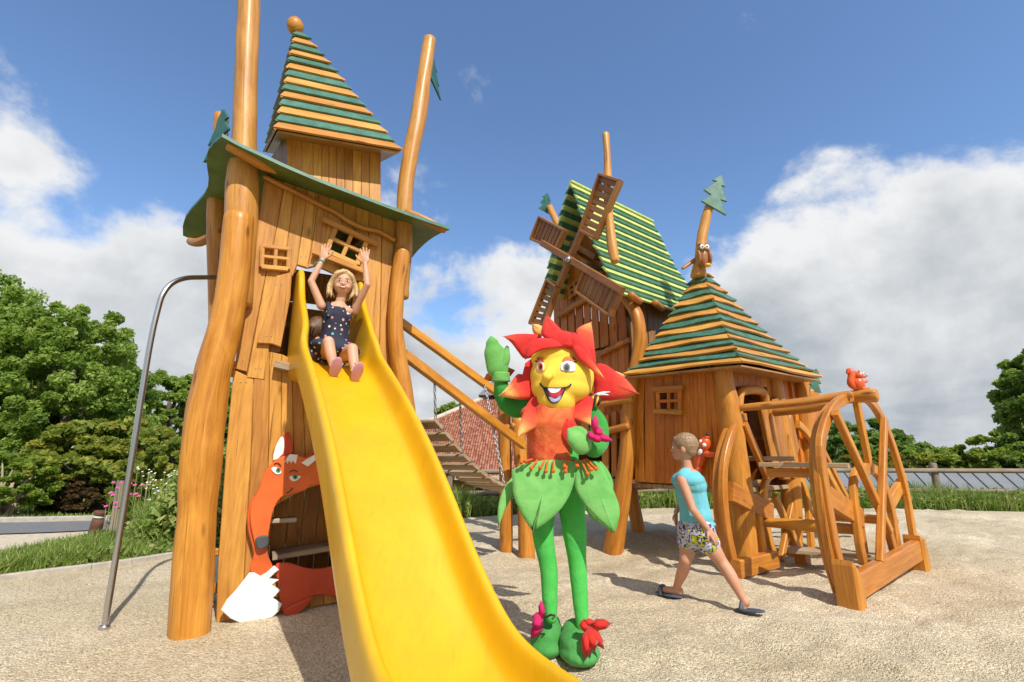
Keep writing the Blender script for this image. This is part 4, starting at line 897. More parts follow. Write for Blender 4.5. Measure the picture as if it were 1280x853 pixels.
# ---------------------------------------------------------------- rope bridge
def bridge():
    root = thing('suspension_bridge', V((-.3, 5.8, 0)), 'hanging bridge of wooden slats on chains between the slide tower and the windmill house', 'rope bridge')
    # near and far rails (square beams)
    for a, c_, Y0, Y1, w in (((498, 401), (677, 532), 5.25, 6.9, .10), ((505, 443), (655, 557), 4.75, 6.35, .105)):
        b = MB(); b.beam(At(*a, Y0), At(*c_, Y1), .07, w, None, .01); b.build('handrail', W_ARCH, root)
    # slats: centre path in pixels with depth
    cp = [((521, 528), 4.9), ((541, 546), 5.05), ((560, 560), 5.2), ((577, 573), 5.35), ((594, 586), 5.5), ((611, 583), 5.6), ((617, 594), 5.75), ((630, 606), 5.95), ((640, 618), 6.15)]
    A = [((524, 508), (551, 521)), ]
    # left (near) edge and right (far) edge lines
    n = 11; L0 = [(506, 515), (530, 546), (562, 566), (582, 584), (609, 604), (640, 622)]; R0 = [(517, 506), (553, 535), (588, 560), (601, 566), (628, 575), (645, 590), (665, 604)]
    def along(l, t): 
        k = t * (len(l) - 1); i = min(int(k), len(l) - 2); f = k - i; return (l[i][0] * (1 - f) + l[i + 1][0] * f, l[i][1] * (1 - f) + l[i + 1][1] * f)
    P0 = At(500, 530, 4.85); P1 = At(618, 614, 6.35); W = V((.83, -.0, 0))
    bd = V((P1.x - P0.x, P1.y - P0.y, 0)).normalized(); side = V((bd.y, -bd.x, 0))
    nl, nr = [], []
    for i in range(n):
        t = (i + .3) / n; c_ = P0.lerp(P1, t); c_.z -= .16 * math.sin(math.pi * t) * 1.0 - .02; tl = math.atan((P1.z - P0.z) / (P1 - P0).length - .16 * math.pi * math.cos(math.pi * t) / 2.2)
        dirn = V((bd.x * math.cos(tl), bd.y * math.cos(tl), math.sin(tl))); a = c_; e = c_ + side * .46
        b = MB(); b.beam(a, e, .125, .035, dirn, .008); b.build('slat', W_GREY, root); nl.append(a + V((0, 0, .03)) + side * .05); nr.append(e + V((0, 0, .03)) - side * .05)
    for L_ in (nl, nr):
        b = MB(); b.tube(L_, .013, 8, 0, sub=3); b.build('edge_rope', CHAIN, root)
    def chain(p, q):
        b = MB(); d = q - p; n_ = max(2, int(d.length / .045)); dn = d.normalized(); s1 = dn.orthogonal().normalized(); s2 = dn.cross(s1)
        for i in range(n_):
            c_ = p + d * ((i + .5) / n_); s_ = s1 if i % 2 else s2; ring = [c_ + dn * (math.cos(a) * .031) + s_ * (math.sin(a) * .013) for a in [k * math.pi / 4 for k in range(8)]]
            b.tube(ring + [ring[0]], .0055, 5, sub=1, cap=0)
        b.build('chain', CHAIN, root)
    chain(At(575, 500, 5.5), nl[6]); chain(At(606, 481, 6.1), nr[8]); chain(At(543, 470, 5.1), nl[3])
bridge()

# ---------------------------------------------------------------- windmill house + hut + arches share one grid
PH = R(38.5); E1 = V((math.cos(PH), math.sin(PH), 0)); E2 = V((math.sin(PH), -math.cos(PH), 0))
HL = G(767, 684); HL = V((HL.x, HL.y, 0))
GN = -E1                                           # gable faces -E1
def GP(px, py, off=0.0): return Hit(px, py, HL, GN, off)
mill = thing('windmill_house', HL, 'wooden windmill play house with curved lime and green striped roof and four slatted sails', 'play house')
# roof: profile on the gable plane swept along E1
OV = .42
rp = bez([(713, 229), (722, 258), (733, 288), (746, 315), (758, 343), (772, 368)], 4); lp = bez([(713, 229), (706, 250), (698, 280), (692, 305), (686, 335), (678, 368)], 4)
RP = [GP(x, y, OV) for x, y in rp]; LP = [GP(x, y, OV) for x, y in lp]
# ridge length so that the far end falls on (816,277)
r0 = RP[0]; best = min(((((EYE - EYE) , L_)[1]) for L_ in [i * .02 for i in range(20, 300)]), key=lambda L_: (lambda p: abs(((p - EYE).x / ((p - EYE).y * CS + (p - EYE).z * SN)) * FPX + 640 - 816))(r0 + E1 * L_))
RL = best; print('ridge', RL, r0)
def mill_roof():
    b = MB()
    for prof, sgn in ((RP, 1), (LP, -1)):
        L_ = [0]
        for a, c_ in zip(prof[:-1], prof[1:]): L_.append(L_[-1] + (c_ - a).length)
        N_b = 21
        def at(t):
            d = t * L_[-1]
            for i in range(len(L_) - 1):
                if d <= L_[i + 1] + 1e-9: f = (d - L_[i]) / (L_[i + 1] - L_[i]); return prof[i].lerp(prof[i + 1], f)
            return prof[-1]
        for k in range(N_b):
            a, c_ = at(k / N_b), at((k + 1.12) / N_b if k < N_b - 1 else 1); nn = (c_ - a).cross(E1).normalized(); nn = nn if nn.z > 0 or nn.dot(E2 * sgn) > 0 else -nn
            if nn.dot(E2 * sgn) < 0: nn = -nn
            w0 = random.uniform(-.02, .02); q = .03; ex = .0 + .28 * (k / N_b) ** 1.0
            s0 = a - E1 * w0; s1 = c_ - E1 * w0; e = E1 * (RL + random.uniform(-.02, .02) + .0)
            vs = [s0 + nn * .004, s1 + nn * .038, s1 + nn * .008, s0 - nn * .022]; vs += [x + e + E1 * ex for x in vs]
            gs = [V(((x - a).dot(E1), (x - a).dot(UPZ), 0)) for x in vs]
            b.add(vs, [[0, 1, 5, 4], [1, 2, 6, 5], [2, 3, 7, 6], [3, 0, 4, 7], [0, 3, 2, 1], [4, 5, 6, 7]], gs, random.random(), k % 2)
    b.build('roof', [P_LIME, P_GREEN], mill)
    b = MB(); t = RP[0] + V((0, 0, .03)); b.beam(t, t + E1 * RL, .06, .035); b.build('ridge_board', P_LIME, mill)
mill_roof()
# gable planks in local coords: u along E2 (towards camera, right in photo), z up
def gu(p): return (p - HL).dot(E2)
uR = gu(GP(783, 400)); uLft = gu(GP(691, 400)); zE2 = GP(775, 385).z
prR = [(gu(GP(x, y, 0)), GP(x, y, 0).z) for x, y in bez([(713, 236), (722, 262), (733, 290), (746, 317), (758, 345), (778, 372)], 3)]
prL = [(gu(GP(x, y, 0)), GP(x, y, 0).z) for x, y in bez([(713, 236), (708, 250), (702, 280), (697, 305), (692, 335), (688, 368)], 3)]
def roofz(u):
    P_ = prR if u > prR[0][0] else prL; P_ = sorted(P_)
    for a, c_ in zip(P_[:-1], P_[1:]):
        if a[0] <= u <= c_[0]: return a[1] + (c_[1] - a[1]) * (u - a[0]) / (c_[0] - a[0])
    return P_[0][1] if u < P_[0][0] else P_[-1][1]
def ML(u, z, d=0.0): return HL + E2 * u + E1 * d + V((0, 0, z))
zmid = GP(720, 385).z; zlow = GP(768, 432).z; zfloor = .85
def mill_walls():
    b = MB(); u = uLft; k = 0
    while u < uR - .02:
        w = min(random.uniform(.13, .17), uR - u); z1 = min(roofz(u + .01), roofz(u + w - .01)); zb = zmid + .02 * k
        # upper gable boards, tight
        b.prism([ML(u, zb, .02), ML(u + w, zb + .02, .02), ML(u + w, max(roofz(u + w) - .02, zb + .05), .02), ML(u, max(roofz(u) - .02, zb + .05), .02)], E1 * .03, .004, UPZ)
        u += w + .004; k += 1
    b.build('gable_planks', W_HUT, mill)
    b = MB(); u = uLft + .02
    while u < uR - .05:      # spaced boards below the gable beam
        w = min(random.uniform(.12, .16), uR - u); b.prism([ML(u, zlow, 0), ML(u + w, zlow + .02, 0), ML(u + w * 1.03, zmid + .05, 0), ML(u + w * .02, zmid + .02, 0)], E1 * .03, .006, UPZ); u += w + .028
    b.build('gallery_planks', W_HUT, mill)
    b = MB(); u = uLft + .02
    while u < uR - .02:
        w = min(random.uniform(.10, .15), uR - u); b.prism([ML(u, zfloor + .55, -.01), ML(u + w, zfloor + .55, -.01), ML(u + w, zlow - .02, -.01), ML(u, zlow - .02, -.01)], E1 * .03, .004, UPZ); u += w + .006
    b.build('lower_planks', W_HUT, mill)
    for (a, c_, r, m_) in (((697, 395), (752, 362), .05, W_TRIM), ((747, 444), (787, 425), .045, W_TRIM), ((700, 306), (752, 342), .05, W_TRIM), ((690, 290), (745, 322), .06, W_DARK)):
        b = MB(); b.beam(GP(*a, .06), GP(*c_, .06), r * 1.4, r * 1.6, GN, .012); b.build('gable_beam', m_, mill)
    lattice('window_frame', GP, [(711, 359), (724, 349), (724, 362), (713, 372)], W_TRIM, .03, .05, 1, 1, .04, mill)
    b = MB(); b.prism([GP(711, 359, .004), GP(724, 349, .004), GP(724, 362, .004), GP(713, 372, .004)], E1 * .003, .001); b.build('window_dark_sheet', INSIDE_DARK, mill)  # dark sheet over the boards stands in for the shade inside
    # side wall under the right eave (faces E2)
    d = 0; b = MB(); L_ = RL - .5
    while d < L_:
        w = random.uniform(.10, .14); b.prism([ML(uR, zfloor - .1, d + .1), ML(uR, zfloor - .1, d + .1 + w), ML(uR, zE2 + .35, d + .1 + w), ML(uR, zE2 + .35, d + .1)], -E2 * .03, .004, UPZ); d += w + (.03 if random.random() < .3 else .006)
    d = 0
    while d < L_:
        w = random.uniform(.10, .14); b.prism([ML(uLft, zfloor - .1, d + .1), ML(uLft, zfloor - .1, d + .1 + w), ML(uLft, zE2 + .3, d + .1 + w), ML(uLft, zE2 + .3, d + .1)], E2 * .03, .004, UPZ); d += w + .006
    b.build('side_planks', W_DARK, mill)
    u = uLft; b = MB()
    while u < uR - .03:
        w = .13; b.prism([ML(u, zfloor - .1, L_), ML(u + w, zfloor - .1, L_), ML(u + w, max(roofz(u + w) - .05, 1), L_), ML(u, max(roofz(u) - .05, 1), L_)], E1 * .03, .004, UPZ); u += w + .006
    b.build('back_planks', W_DARK, mill)
    b = MB(); d = -.02
    while d < L_: b.beam(ML(uLft, zfloor, d + .08), ML(uR, zfloor, d + .08), .15, .05, E1); d += .16
    b.build('floor', W_GREY, mill)
    # entrance side: balustrade of flat boards on the gable side, right of the costume
    b = MB()
    for px, pw, t_, u_ in ((752, 8, 520, 600), (764, 6, 516, 596), (775, 8, 512, 598)): b.prism([GP(px, t_, .1), GP(px + pw, t_ - 2, .1), GP(px + pw, u_, .1), GP(px, u_, .1)], E1 * .03, .006, UPZ)
    b.build('balustrade', W_TRIM, mill)
    b = MB(); b.tube([GP(735, 545, .16), GP(785, 533, .16)], .045, 10, .08); b.tube([GP(742, 508, .14), GP(790, 499, .14)], .04, 10, .06); b.build('balustrade_rail', W_LOG, mill)
mill_walls()
log('log_post', [(767, 684, .05, 12.5), (777, 620, .05, 11.5), (785, 560, .05, 10), (787, 500, .05, 9), (795, 455, .05, 8), (800, 425, .05, 8), (797, 398, .05, 7.5), (790, 384, .05, 7), (780, 372, .05, 6)], W_LOG, mill, .05, f=GP)
log('log_post', [(797, 657, -.9, 8.5), (790, 620, -.9, 8), (784, 575, -.9, 7.5)], W_LOG, mill, .04, f=GP)
log('log_post', [(633, 686, -.02, 8.5), (632, 600, -.02, 8), (630, 505, -.02, 8)], W_LOG, mill, .04, f=lambda x, y, o: At(x, y, 6.75 + o))
log('log_post', [(658, 688, -.1, 10.5), (656, 620, -.1, 9.5), (650, 560, -.05, 8), (648, 525, .0, 8)], W_LOG, mill, .04, f=lambda x, y, o: At(x, y, 6.65 + o))
for q in ([At(640, 533, 6.6), At(672, 530, 6.7)], [At(625, 612, 6.6), At(690, 606, 6.9)]):
    b = MB(); b.tube(q, .05, 8, .05); b.build('cross_rail', W_LOG, mill)
# poles and twigs through the roof
log('roof_pole', [(769, 327, .7, 5.5), (765, 306, .7, 6.2), (761, 270, .7, 5.2), (760, 235, .7, 5.3), (759, 195, .7, 4.4), (757, 168, .7, 4.4)], W_POLE, mill, .05, f=GP, ground=False, cap=.4)
log('roof_pole', [(704, 290, -.9, 4.5), (697, 280, -.9, 4.5), (687, 259, -.9, 4)], W_POLE, mill, .05, f=GP, ground=False)
c = GP(682, 268, -.85); tree_sign(c + V((0,0,.05)), .42, (E1 * .95 - E2 * .15).normalized(), (UPZ + E2 * .12).normalized(), E1, mill)
# rafters ends
for x, y in ((782, 372), (812, 381)):
    b = MB(); p = GP(x, y, .3 if x < 800 else -.3); b.tube([p + E1 * .3, p - E1 * .02 + E2 * .1], .05, 8, .05); b.build('rafter_end', W_TRIM, mill)
# sails
SO = .72
def sails():
    hub = GP(710.5, 324.5, SO); s = MB(); s.tube([hub + E1 * (SO - .02), hub - E1 * .06], .05, 14); sh = s.build('sail_shaft', STEEL, mill)
    def S(x, y, d=0): return GP(x, y, SO + d)
    b = MB(); b.beam(S(675, 413), S(751, 232), .09, .07, GN, .006); b.build('sail_arm', W_SAIL, mill)
    b = MB(); b.beam(S(678, 304, .075), S(778, 364, .075), .08, .09, GN, .006); b.build('sail_arm', W_SAIL, mill)
    for q, ns in (([(751, 219), (775.7, 227), (745, 298.6), (726.5, 289)], 8), ([(685, 350.6), (697, 360), (681, 407), (663.7, 404.7)], 7), ([(675.6, 272.4), (706.8, 288.8), (695.6, 312.6), (665, 299.5)], 7), ([(733, 337), (777, 362.8), (762.8, 395), (721.6, 365)], 8)):
        A, B, C_, D = [S(x, y, .04 if ns == 8 or ns == 7 else 0) for x, y in q]; b = MB(); nn = GN
        vert = (q[0][0] - q[3][0]) ** 2 + (q[0][1] - q[3][1]) ** 2 > (q[0][0] - q[1][0]) ** 2 + (q[0][1] - q[1][1]) ** 2
        b.beam(A, D, .035, .10, None if 0 else (D - A).normalized().cross(nn), .004); b.beam(B, C_, .035, .10, (C_ - B).normalized().cross(nn), .004)
        b.beam(A, B, .035, .10, (B - A).normalized().cross(nn), .004); b.beam(D, C_, .035, .10, (C_ - D).normalized().cross(nn), .004)
        for k in range(ns):
            t0, t1 = (k + .12) / ns, (k + .88) / ns
            if vert: P_ = [A.lerp(D, t0), B.lerp(C_, t0), B.lerp(C_, t1), A.lerp(D, t1)]; g_ = B - A
            else: P_ = [A.lerp(B, t0), A.lerp(B, t1), D.lerp(C_, t1), D.lerp(C_, t0)]; g_ = D - A
            b.prism([p + nn * .01 for p in P_], -nn * .02, .003, g_)
        b.build('sail', W_SAIL, mill)
    b = MB(); b.ball(S(710.5, 324.5, .13), .045); b.build('hub_cap', STEEL, mill)
sails()

# ---------------------------------------------------------------- hut
HC = G(934, 714); HC = V((HC.x, HC.y, 0))
HO = HC + V((0, 0, 0))
hut = thing('forest_hut', HC, 'orange-brown plank hut on log legs with green and wood striped pyramid roof and owl pole', 'play hut')
def WL(px, py, off=0.0): return Hit(px, py, HC - E1 * .02, -E1, off)     # left wall plane (faces -E1)
def WR(px, py, off=0.0): return Hit(px, py, HC, E2, off)       # right wall plane (faces E2)
def cv(a, b_, t): return a + (b_ - a) * t
polys = []; tops = [797, 806, 818, 829, 841, 851, 861, 871, 881, 890, 897, 904]; bots = [793, 806, 819, 831, 844, 854, 864, 875, 886, 897, 906, 915]; bl = [602, 603, 604, 604.5, 605, 606, 607, 608, 609, 609.5, 610, 611]
for i in range(11): polys.append([(tops[i] + .25, 462), (tops[i + 1], 460), ((tops[i + 1] + bots[i + 1]) / 2 + (3 if i > 7 else (-3 if i < 1 else 0)), 530), (bots[i + 1], bl[i + 1]), (bots[i] + .25, bl[i]), ((tops[i] + bots[i]) / 2 + (3 if i > 8 else (-3 if i < 1 else 0)) + .25, 530)])
# cut the window out of the planks at x 824-849, y 488-512
win = []
for pl in polys:
    xs = [p[0] for p in pl]
    if min(xs) > 818 and max(xs) < 852:
        a, b_, m1, c_, d_, m2 = pl; k = lambda p, q, y: (p[0] + (q[0] - p[0]) * (y - p[1]) / (q[1] - p[1]), y)
        win.append([a, b_, k(b_, m1, 489), k(a, m2, 489)]); win.append([k(a, m2, 512), k(b_, m1, 512), m1, c_, d_, m2])
    else: win.append(pl)
planks(win, 'wall_planks', W_HUT, WL, E1 * .035, hut)
lattice('window_frame', WL, [(822, 489), (850, 488), (850, 514), (823, 515)], W_HUT, .035, .05, 1, 1, .02, hut)
b = MB(); b.beam(WL(816, 487, .06), WL(854, 484.5, .06), .05, .06, E1); b.build('window_rail', W_TRIM, hut); b = MB(); b.beam(WL(818, 514, .06), WL(853, 516, .06), .055, .06, E1); b.build('window_rail', W_TRIM, hut)
HS = 1.75
def HLc(a, e, z): return HC + E1 * a - E2 * e + V((0, 0, z))      # hut local: a along E1 (right-back), e along -E2 (left-back)
hf = .80
b = MB()
e = 0
for k in range(11): b.beam(HLc(.05, k * .165 + .08, hf), HLc(HS, k * .165 + .08, hf), .155, .05, E2)
b.build('floor', W_GREY, hut)
b = MB()
for k in range(13): b.prism([HLc(HS, k * .14, hf - .1), HLc(HS, k * .14 + .135, hf - .1), HLc(HS, k * .14 + .135, 2.3), HLc(HS, k * .14, 2.3)], E1 * .03, .004, UPZ)
for k in range(12): b.prism([HLc(k * .145 + .03, HS, hf - .1), HLc(k * .145 + .168, HS, hf - .1), HLc(k * .145 + .168, HS, 2.3), HLc(k * .145 + .03, HS, 2.3)], -E2 * .03, .004, UPZ)
b.build('back_planks', W_HUT, hut)
# logs of the hut
log('log_post', [(932, 712, .05, 15), (929, 650, .05, 14.5), (923, 600, .05, 15), (918, 560, .05, 14.5), (911, 510, .05, 12.5), (905, 475, .05, 11.5), (902, 455, .05, 11)], W_LOG, hut, .05, f=lambda x, y, o: At(x, y, HC.y + .0))
YR = HLc(1.45, -.02, 0).y
log('log_post', [(990, 690, 0, 12), (987, 600, 0, 12), (975, 540, 0, 13), (968, 500, 0, 13), (962, 465, 0, 12)], W_LOG, hut, .05, f=lambda x, y, o: At(x, y, YR))
log('log_post', [(1012, 590, 0, 7), (1005, 530, 0, 8), (1000, 470, 0, 9)], W_LOG, hut, .05, f=lambda x, y, o: At(x, y, YR + .4), ground=False)
log('log_post', [(879, 640, 0, 5), (877, 600, 0, 5)], W_LOG, hut, .04, f=lambda x, y, o: At(x, y, 7.9))
# door side: arch log, door, inner posts, chunky fan boards
b = MB(); b.tube([WR(922, 560, .02), WR(925, 500, .03), WR(928, 490, .03), WR(940, 487, .03), WR(953, 491, .03), WR(957, 505, .02), WR(964, 550, .02), WR(970, 590, .02)], [.045, .045, .05, .06, .055, .05, .045, .05], 12, .08); b.build('door_arch', W_LOG, hut)
b = MB(); b.prism([WR(936, 500, -.5), WR(956, 500, -.5), WR(960, 575, -.5), WR(938, 575, -.5)], E2 * -.03, .004, UPZ); b.build('inner_panel', W_DARK, hut); b = MB(); b.prism([WR(938, 600, -.1), WR(962, 600, -.1), WR(966, 635, -.1), WR(940, 632, -.1)], E2 * -.03, .004, UPZ); b.build('inner_panel', W_DARK, hut)
b = MB(); b.beam(WR(945, 548, -.3), WR(957, 548, -.3), .2, .05, E2); b.tube([WR(951, 551, -.3), WR(953, 585, -.3)], .07, 10, .05); b.build('stool', W_TRIM, hut)
for q in ([(951, 505), (963, 500), (985, 590), (970, 594)], [(984, 540), (989, 512), (1000, 560), (992, 588), (985, 590)], [(966, 500), (973, 496), (983, 545), (990, 600), (980, 600)]):
    b = MB(); b.prism([WR(x, y, .05) for x, y in q], -E2 * .06, .012, UPZ); b.build('fan_board', W_TRIM, hut)
b = MB()
x = 958
while x < 1018: b.prism([WR(x, 462, -.04), WR(x + 7, 463, -.04), WR(x + 9, 590 if x > 985 else 500, -.04), WR(x + 2, 590 if x > 985 else 500, -.04)], -E2 * .03, .004, UPZ); x += 7.4
x = 908
while x < 958: b.prism([WR(x, 458, -.04), WR(x + 7, 458, -.04), WR(x + 7, 484, -.04), WR(x, 484, -.04)], -E2 * .03, .004, UPZ); x += 7.3
b.build('front_planks', W_HUT, hut)
# roof
ze = 2.16; cenH = HLc(HS / 2, HS / 2, 0); ov = .30
C0 = At(926, 455, 5.08); CRt = At(1024, 474, 6.45); CLt = At(783, 470, 6.3); CB = CRt + CLt - C0; APX = At(876, 336, (C0.y + CB.y) / 2 + .05)
hb = [C0, CRt, CB, CLt]
ridge_px = [(925.5, 455), (921, 443), (914, 432), (906, 411), (899, 392), (892, 375), (886, 358), (879, 339)]
def hridge(i, t):
    p = hb[i].lerp(APX, t); p = p + V((0, 0, -.16 * math.sin(math.pi * t) * (1 - .4 * t))) * .75; return p
banded_pyramid(hb, APX, hridge, 15, 'pyramid_roof', [W_ROOF, P_GREEN], hut, .985, .045, .03, 0, .012)
b = MB(); b.prism([p - UPZ * .03 for p in hb], UPZ * .02, .003, E1); b.build('soffit', W_DARK, hut)
YA = APX.y
log('roof_pole', [(873, 346, 0, 9.5), (875, 325, 0, 7), (877, 300, 0, 6.2), (882, 275, 0, 6), (887, 258, 0, 5.5)], W_POLE, hut, .05, f=lambda x, y, o: At(x, y, YA - .1), ground=False)
TR = [(901.9, 218), (906.6, 233), (902, 232), (909, 252), (901, 249.6), (907.8, 269), (876.7, 251), (889, 243.4), (880, 237), (896, 226.7), (890.8, 225)]
b = MB(); b.prism([At(x, y, YA - .20) for x, y in TR], V((0, .03, 0)), .005, tint=.5); b.build('tree_cutout', P_GREEN, hut)
b = MB(); b.tube([At(869, 325, YA - .1), At(853, 336, YA - .15)], [.03, .022], 8, .08); b.build('twig', W_LOG, hut)
b = MB(); b.prism([At(x, y, 6.85) for x, y in ((1021, 461), (1026, 472), (1023, 471), (1027, 480), (1023, 479), (1027, 491), (1006, 488), (1015, 482), (1012, 480), (1019, 472), (1016, 470))], V((0, .03, 0)), .004); b.build('tree_cutout', P_GREEN, hut)
b = MB(); b.tube([At(1007, 520, 6.85), At(1013, 488, 6.85)], .05, 8, .05); b.build('roof_pole', W_LOG, hut)
# owl (part of the pole carving)
def owl():
    c = At(879, 322, YA - .24); k = .0124 * 6.9 / 6.6; b = MB()
    b.ball(c, (.075, .07, .15)); b.ball(c + V((0, -.01, .12)), (.078, .07, .07)); b.prism([c + V((-.085, -.05, .16)), c + V((-.03, -.06, .18)), c + V((-.085, -.05, .215))], V((0, .04, 0)), .003); b.prism([c + V((.085, -.05, .16)), c + V((.03, -.06, .18)), c + V((.085, -.05, .215))], V((0, .04, 0)), .003)
    o = b.build('owl_figure', P_OWL, hut)
    for s in (-1, 1):
        e = MB(); e.ball(c + V((s * .034, -.075, .125)), (.032, .02, .036)); q = e.build('eye', P_WHITE, o); 
        e = MB(); e.ball(c + V((s * .03, -.094, .125)), .011); e.build('pupil', P_BLACK, o)
        e = MB(); e.ball(c + V((s * .075, -.03, -.01)), (.03, .06, .11)); e.build('wing', P_OWL, o)
    e = MB(); e.ball(c + V((0, -.09, .10)), (.012, .02, .02)); e.ball(c + V((.03, -.05, -.135)), (.045, .04, .03)); e.build('beak', P_YEL, o)
owl()
# orange squirrel climbing the hut wall
def critter(c, R_, s, parent_label, wall=True):
    root = thing('fox_figure' if wall else 'squirrel_figure', c, parent_label, 'figure')
    def W(x, y, z): return c + R_ @ V((x * s, y * s, z * s))
    M = R_; b = MB()
    if wall:
        b.ball(W(0, 0, .42), (.16 * s, .14 * s, .38 * s), M); b.ball(W(0, -.05, .92), (.16 * s, .15 * s, .22 * s), M); b.ball(W(0, -.07, 1.12), (.07 * s, .07 * s, .10 * s), M)
        for q in ((-.10, -.02, .25, -.22, -.04, -.02), (.10, -.02, .25, .12, -.04, -.10), (.1, -.04, .7, .36, -.04, .82), (-.1, -.04, .62, -.2, -.05, .82)): b.tube([W(*q[:3]), W((q[0] + q[3]) / 2 * 1.1, -.08, (q[2] + q[5]) / 2), W(*q[3:])], [.10 * s, .085 * s, .07 * s], 10)
    else:
        b.ball(W(0, 0, .32), (.27 * s, .24 * s, .34 * s), M); b.ball(W(.04, -.03, .72), (.21 * s, .2 * s, .17 * s), M); b.ball(W(.26, -.05, .68), (.13 * s, .09 * s, .08 * s), M)
        b.tube([W(-.12, .05, .1), W(-.34, .05, .35), W(-.24, .05, .75), W(-.30, .05, 1.0), W(-.44, .05, .86)], [.12 * s, .17 * s, .17 * s, .14 * s, .07 * s], 12)
        b.tube([W(.1, -.1, .45), W(.26, -.12, .40), W(.34, -.12, .46)], .055 * s, 8); b.tube([W(.05, -.12, .08), W(.28, -.12, .06), W(.38, -.12, .07)], .08 * s, 8)
        for y in (-.12, .1): b.ball(W(.02, y, .9), (.06 * s, .04 * s, .09 * s), M)
    b.build('body', P_OFIG, root)
    b = MB()
    if wall: b.ball(W(-.07, -.16, .98), .05 * s); b.ball(W(.07, -.18, .94), .055 * s); b.ball(W(-.2, -.12, .86), (.05 * s, .05 * s, .09 * s), M); b.ball(W(.04, -.2, .72), (.06 * s, .05 * s, .09 * s), M)
    else: b.ball(W(.04, -.2, .78), (.06 * s, .05 * s, .075 * s), M); b.ball(W(.2, -.16, .8), (.05 * s, .04 * s, .07 * s), M)
    b.build('eye', P_WHITE, root)
    b = MB()
    if wall: b.ball(W(0, -.09, 1.22), .045 * s)
    else: b.ball(W(.38, -.07, .70), .045 * s); b.ball(W(.06, -.245, .78), .02 * s); b.ball(W(.22, -.2, .8), .02 * s)
    b.build('nose', P_BLACK, root)
ang = math.atan2(-E2.y, -E2.x)
Mw = Matrix(((E2.x, E1.x, 0), (E2.y, E1.y, 0), (E2.z, E1.z, 1)))
Mt = Mw @ Matrix.Rotation(R(28), 3, 'Y')
critter(WL(867, 594, .06), Mt, .42, 'orange squirrel figure climbing the hut wall behind the boy', True)

# ---------------------------------------------------------------- climbing arches
AB = G(1068, 748); AB = V((AB.x, AB.y, 0)); AA = G(926, 722); AA = V((AA.x, AA.y, 0))
def B_(px, py, off=0.0): return Hit(px, py, AB, E2, off)
def A_(px, py, off=0.0): return Hit(px, py, AA, E2, off)
arch = thing('climbing_arches', AB, 'golden wooden climbing frame of two wheel-like arches joined by rails and steps', 'climbing frame')
def band(name, px, f, w, th, mat, off=0, parent=arch, sub=3, wpx=None):
    """curved beam: centre line in pixels on plane f, width in the plane, thickness across"""
    P_ = [f(x, y, off) for x, y in bez(px, sub)]; n = len(P_); nrm = E2; L_ = []; Rr = []
    for i in range(n):
        d = (P_[min(i + 1, n - 1)] - P_[max(i - 1, 0)]).normalized(); s_ = d.cross(nrm).normalized(); L_.append(P_[i] + s_ * w / 2); Rr.append(P_[i] - s_ * w / 2)
    b = MB(); t = random.random(); o = V((random.uniform(0, 50),) * 3); acc = 0
    vs = []; gs = []; c = .008
    for i in range(n):
        if i: acc += (P_[i] - P_[i - 1]).length
        s_ = (L_[i] - Rr[i]).normalized(); cs = [(w / 2 - c, 0), (w / 2, -c), (w / 2, -th + c), (w / 2 - c, -th), (-w / 2 + c, -th), (-w / 2, -th + c), (-w / 2, -c), (-w / 2 + c, 0)]
        for a, d_ in cs: vs.append(P_[i] + s_ * a + nrm * d_); gs.append(V((acc, a, d_)) + o)
    fs = [[i * 8 + j, i * 8 + (j + 1) % 8, (i + 1) * 8 + (j + 1) % 8, (i + 1) * 8 + j] for i in range(n - 1) for j in range(8)] + [list(range(8)), [(n - 1) * 8 + j for j in reversed(range(8))]]
    b.add(vs, fs, gs, t); return b.build(name, mat, parent)
# front arch (B)
band('outer_arch', [(1066, 742), (1052, 700), (1042, 650), (1034, 600), (1030, 560), (1034, 535), (1042, 515), (1052, 503), (1066, 496), (1080, 494)], B_, .10, .06, W_ARCH)
band('outer_arch', [(1078, 492), (1092, 502), (1104, 520), (1116, 548), (1128, 585), (1137, 620), (1143, 655), (1147, 680)], B_, .10, .06, W_ARCH, .002)
band('outer_arch_lamination', [(1056, 742), (1043, 700), (1033, 650), (1027, 600), (1026, 560), (1031, 532), (1041, 512), (1054, 500)], B_, .04, .06, W_ARCH, -.03)
band('outer_arch', [(1056, 742), (1043, 700), (1033, 650), (1027, 600), (1026, 560), (1031, 532), (1041, 512), (1054, 500)], B_, .045, .09, W_ARCH, -.065)
band('inner_arch', [(1084, 706), (1079, 680), (1075, 650), (1072, 625), (1071, 605), (1074, 592), (1084, 584)], B_, .085, .06, W_ARCH, -.03)
band('inner_arch', [(1082, 588), (1094, 586), (1106, 600), (1116, 630), (1122, 660), (1126, 690)], B_, .11, .06, W_ARCH, -.04)
def spoke(a, c_, w, off, f=B_, th=.06, mat=W_ARCH): b = MB(); b.beam(f(*a, off), f(*c_, off), w, th, None if 0 else (f(*c_, off) - f(*a, off)).normalized().cross(E2), .008); b.build('spoke', mat, arch)
spoke((1044, 516), (1112, 664), .075, .04); spoke((1070, 500), (1088, 590), .08, -.06); spoke((1105, 524), (1100, 703), .075, .075); spoke((1034, 620), (1076, 648), .19, -.09); spoke((1130, 598), (1113, 628), .14, -.07)
spoke((1108, 655), (1118, 692), .09, .0)
b = MB(); b.beam(B_(1068, 734, .06), B_(1152, 684, .06), .20, .09, UPZ, .012); b.build('base_beam', W_ARCH, arch)
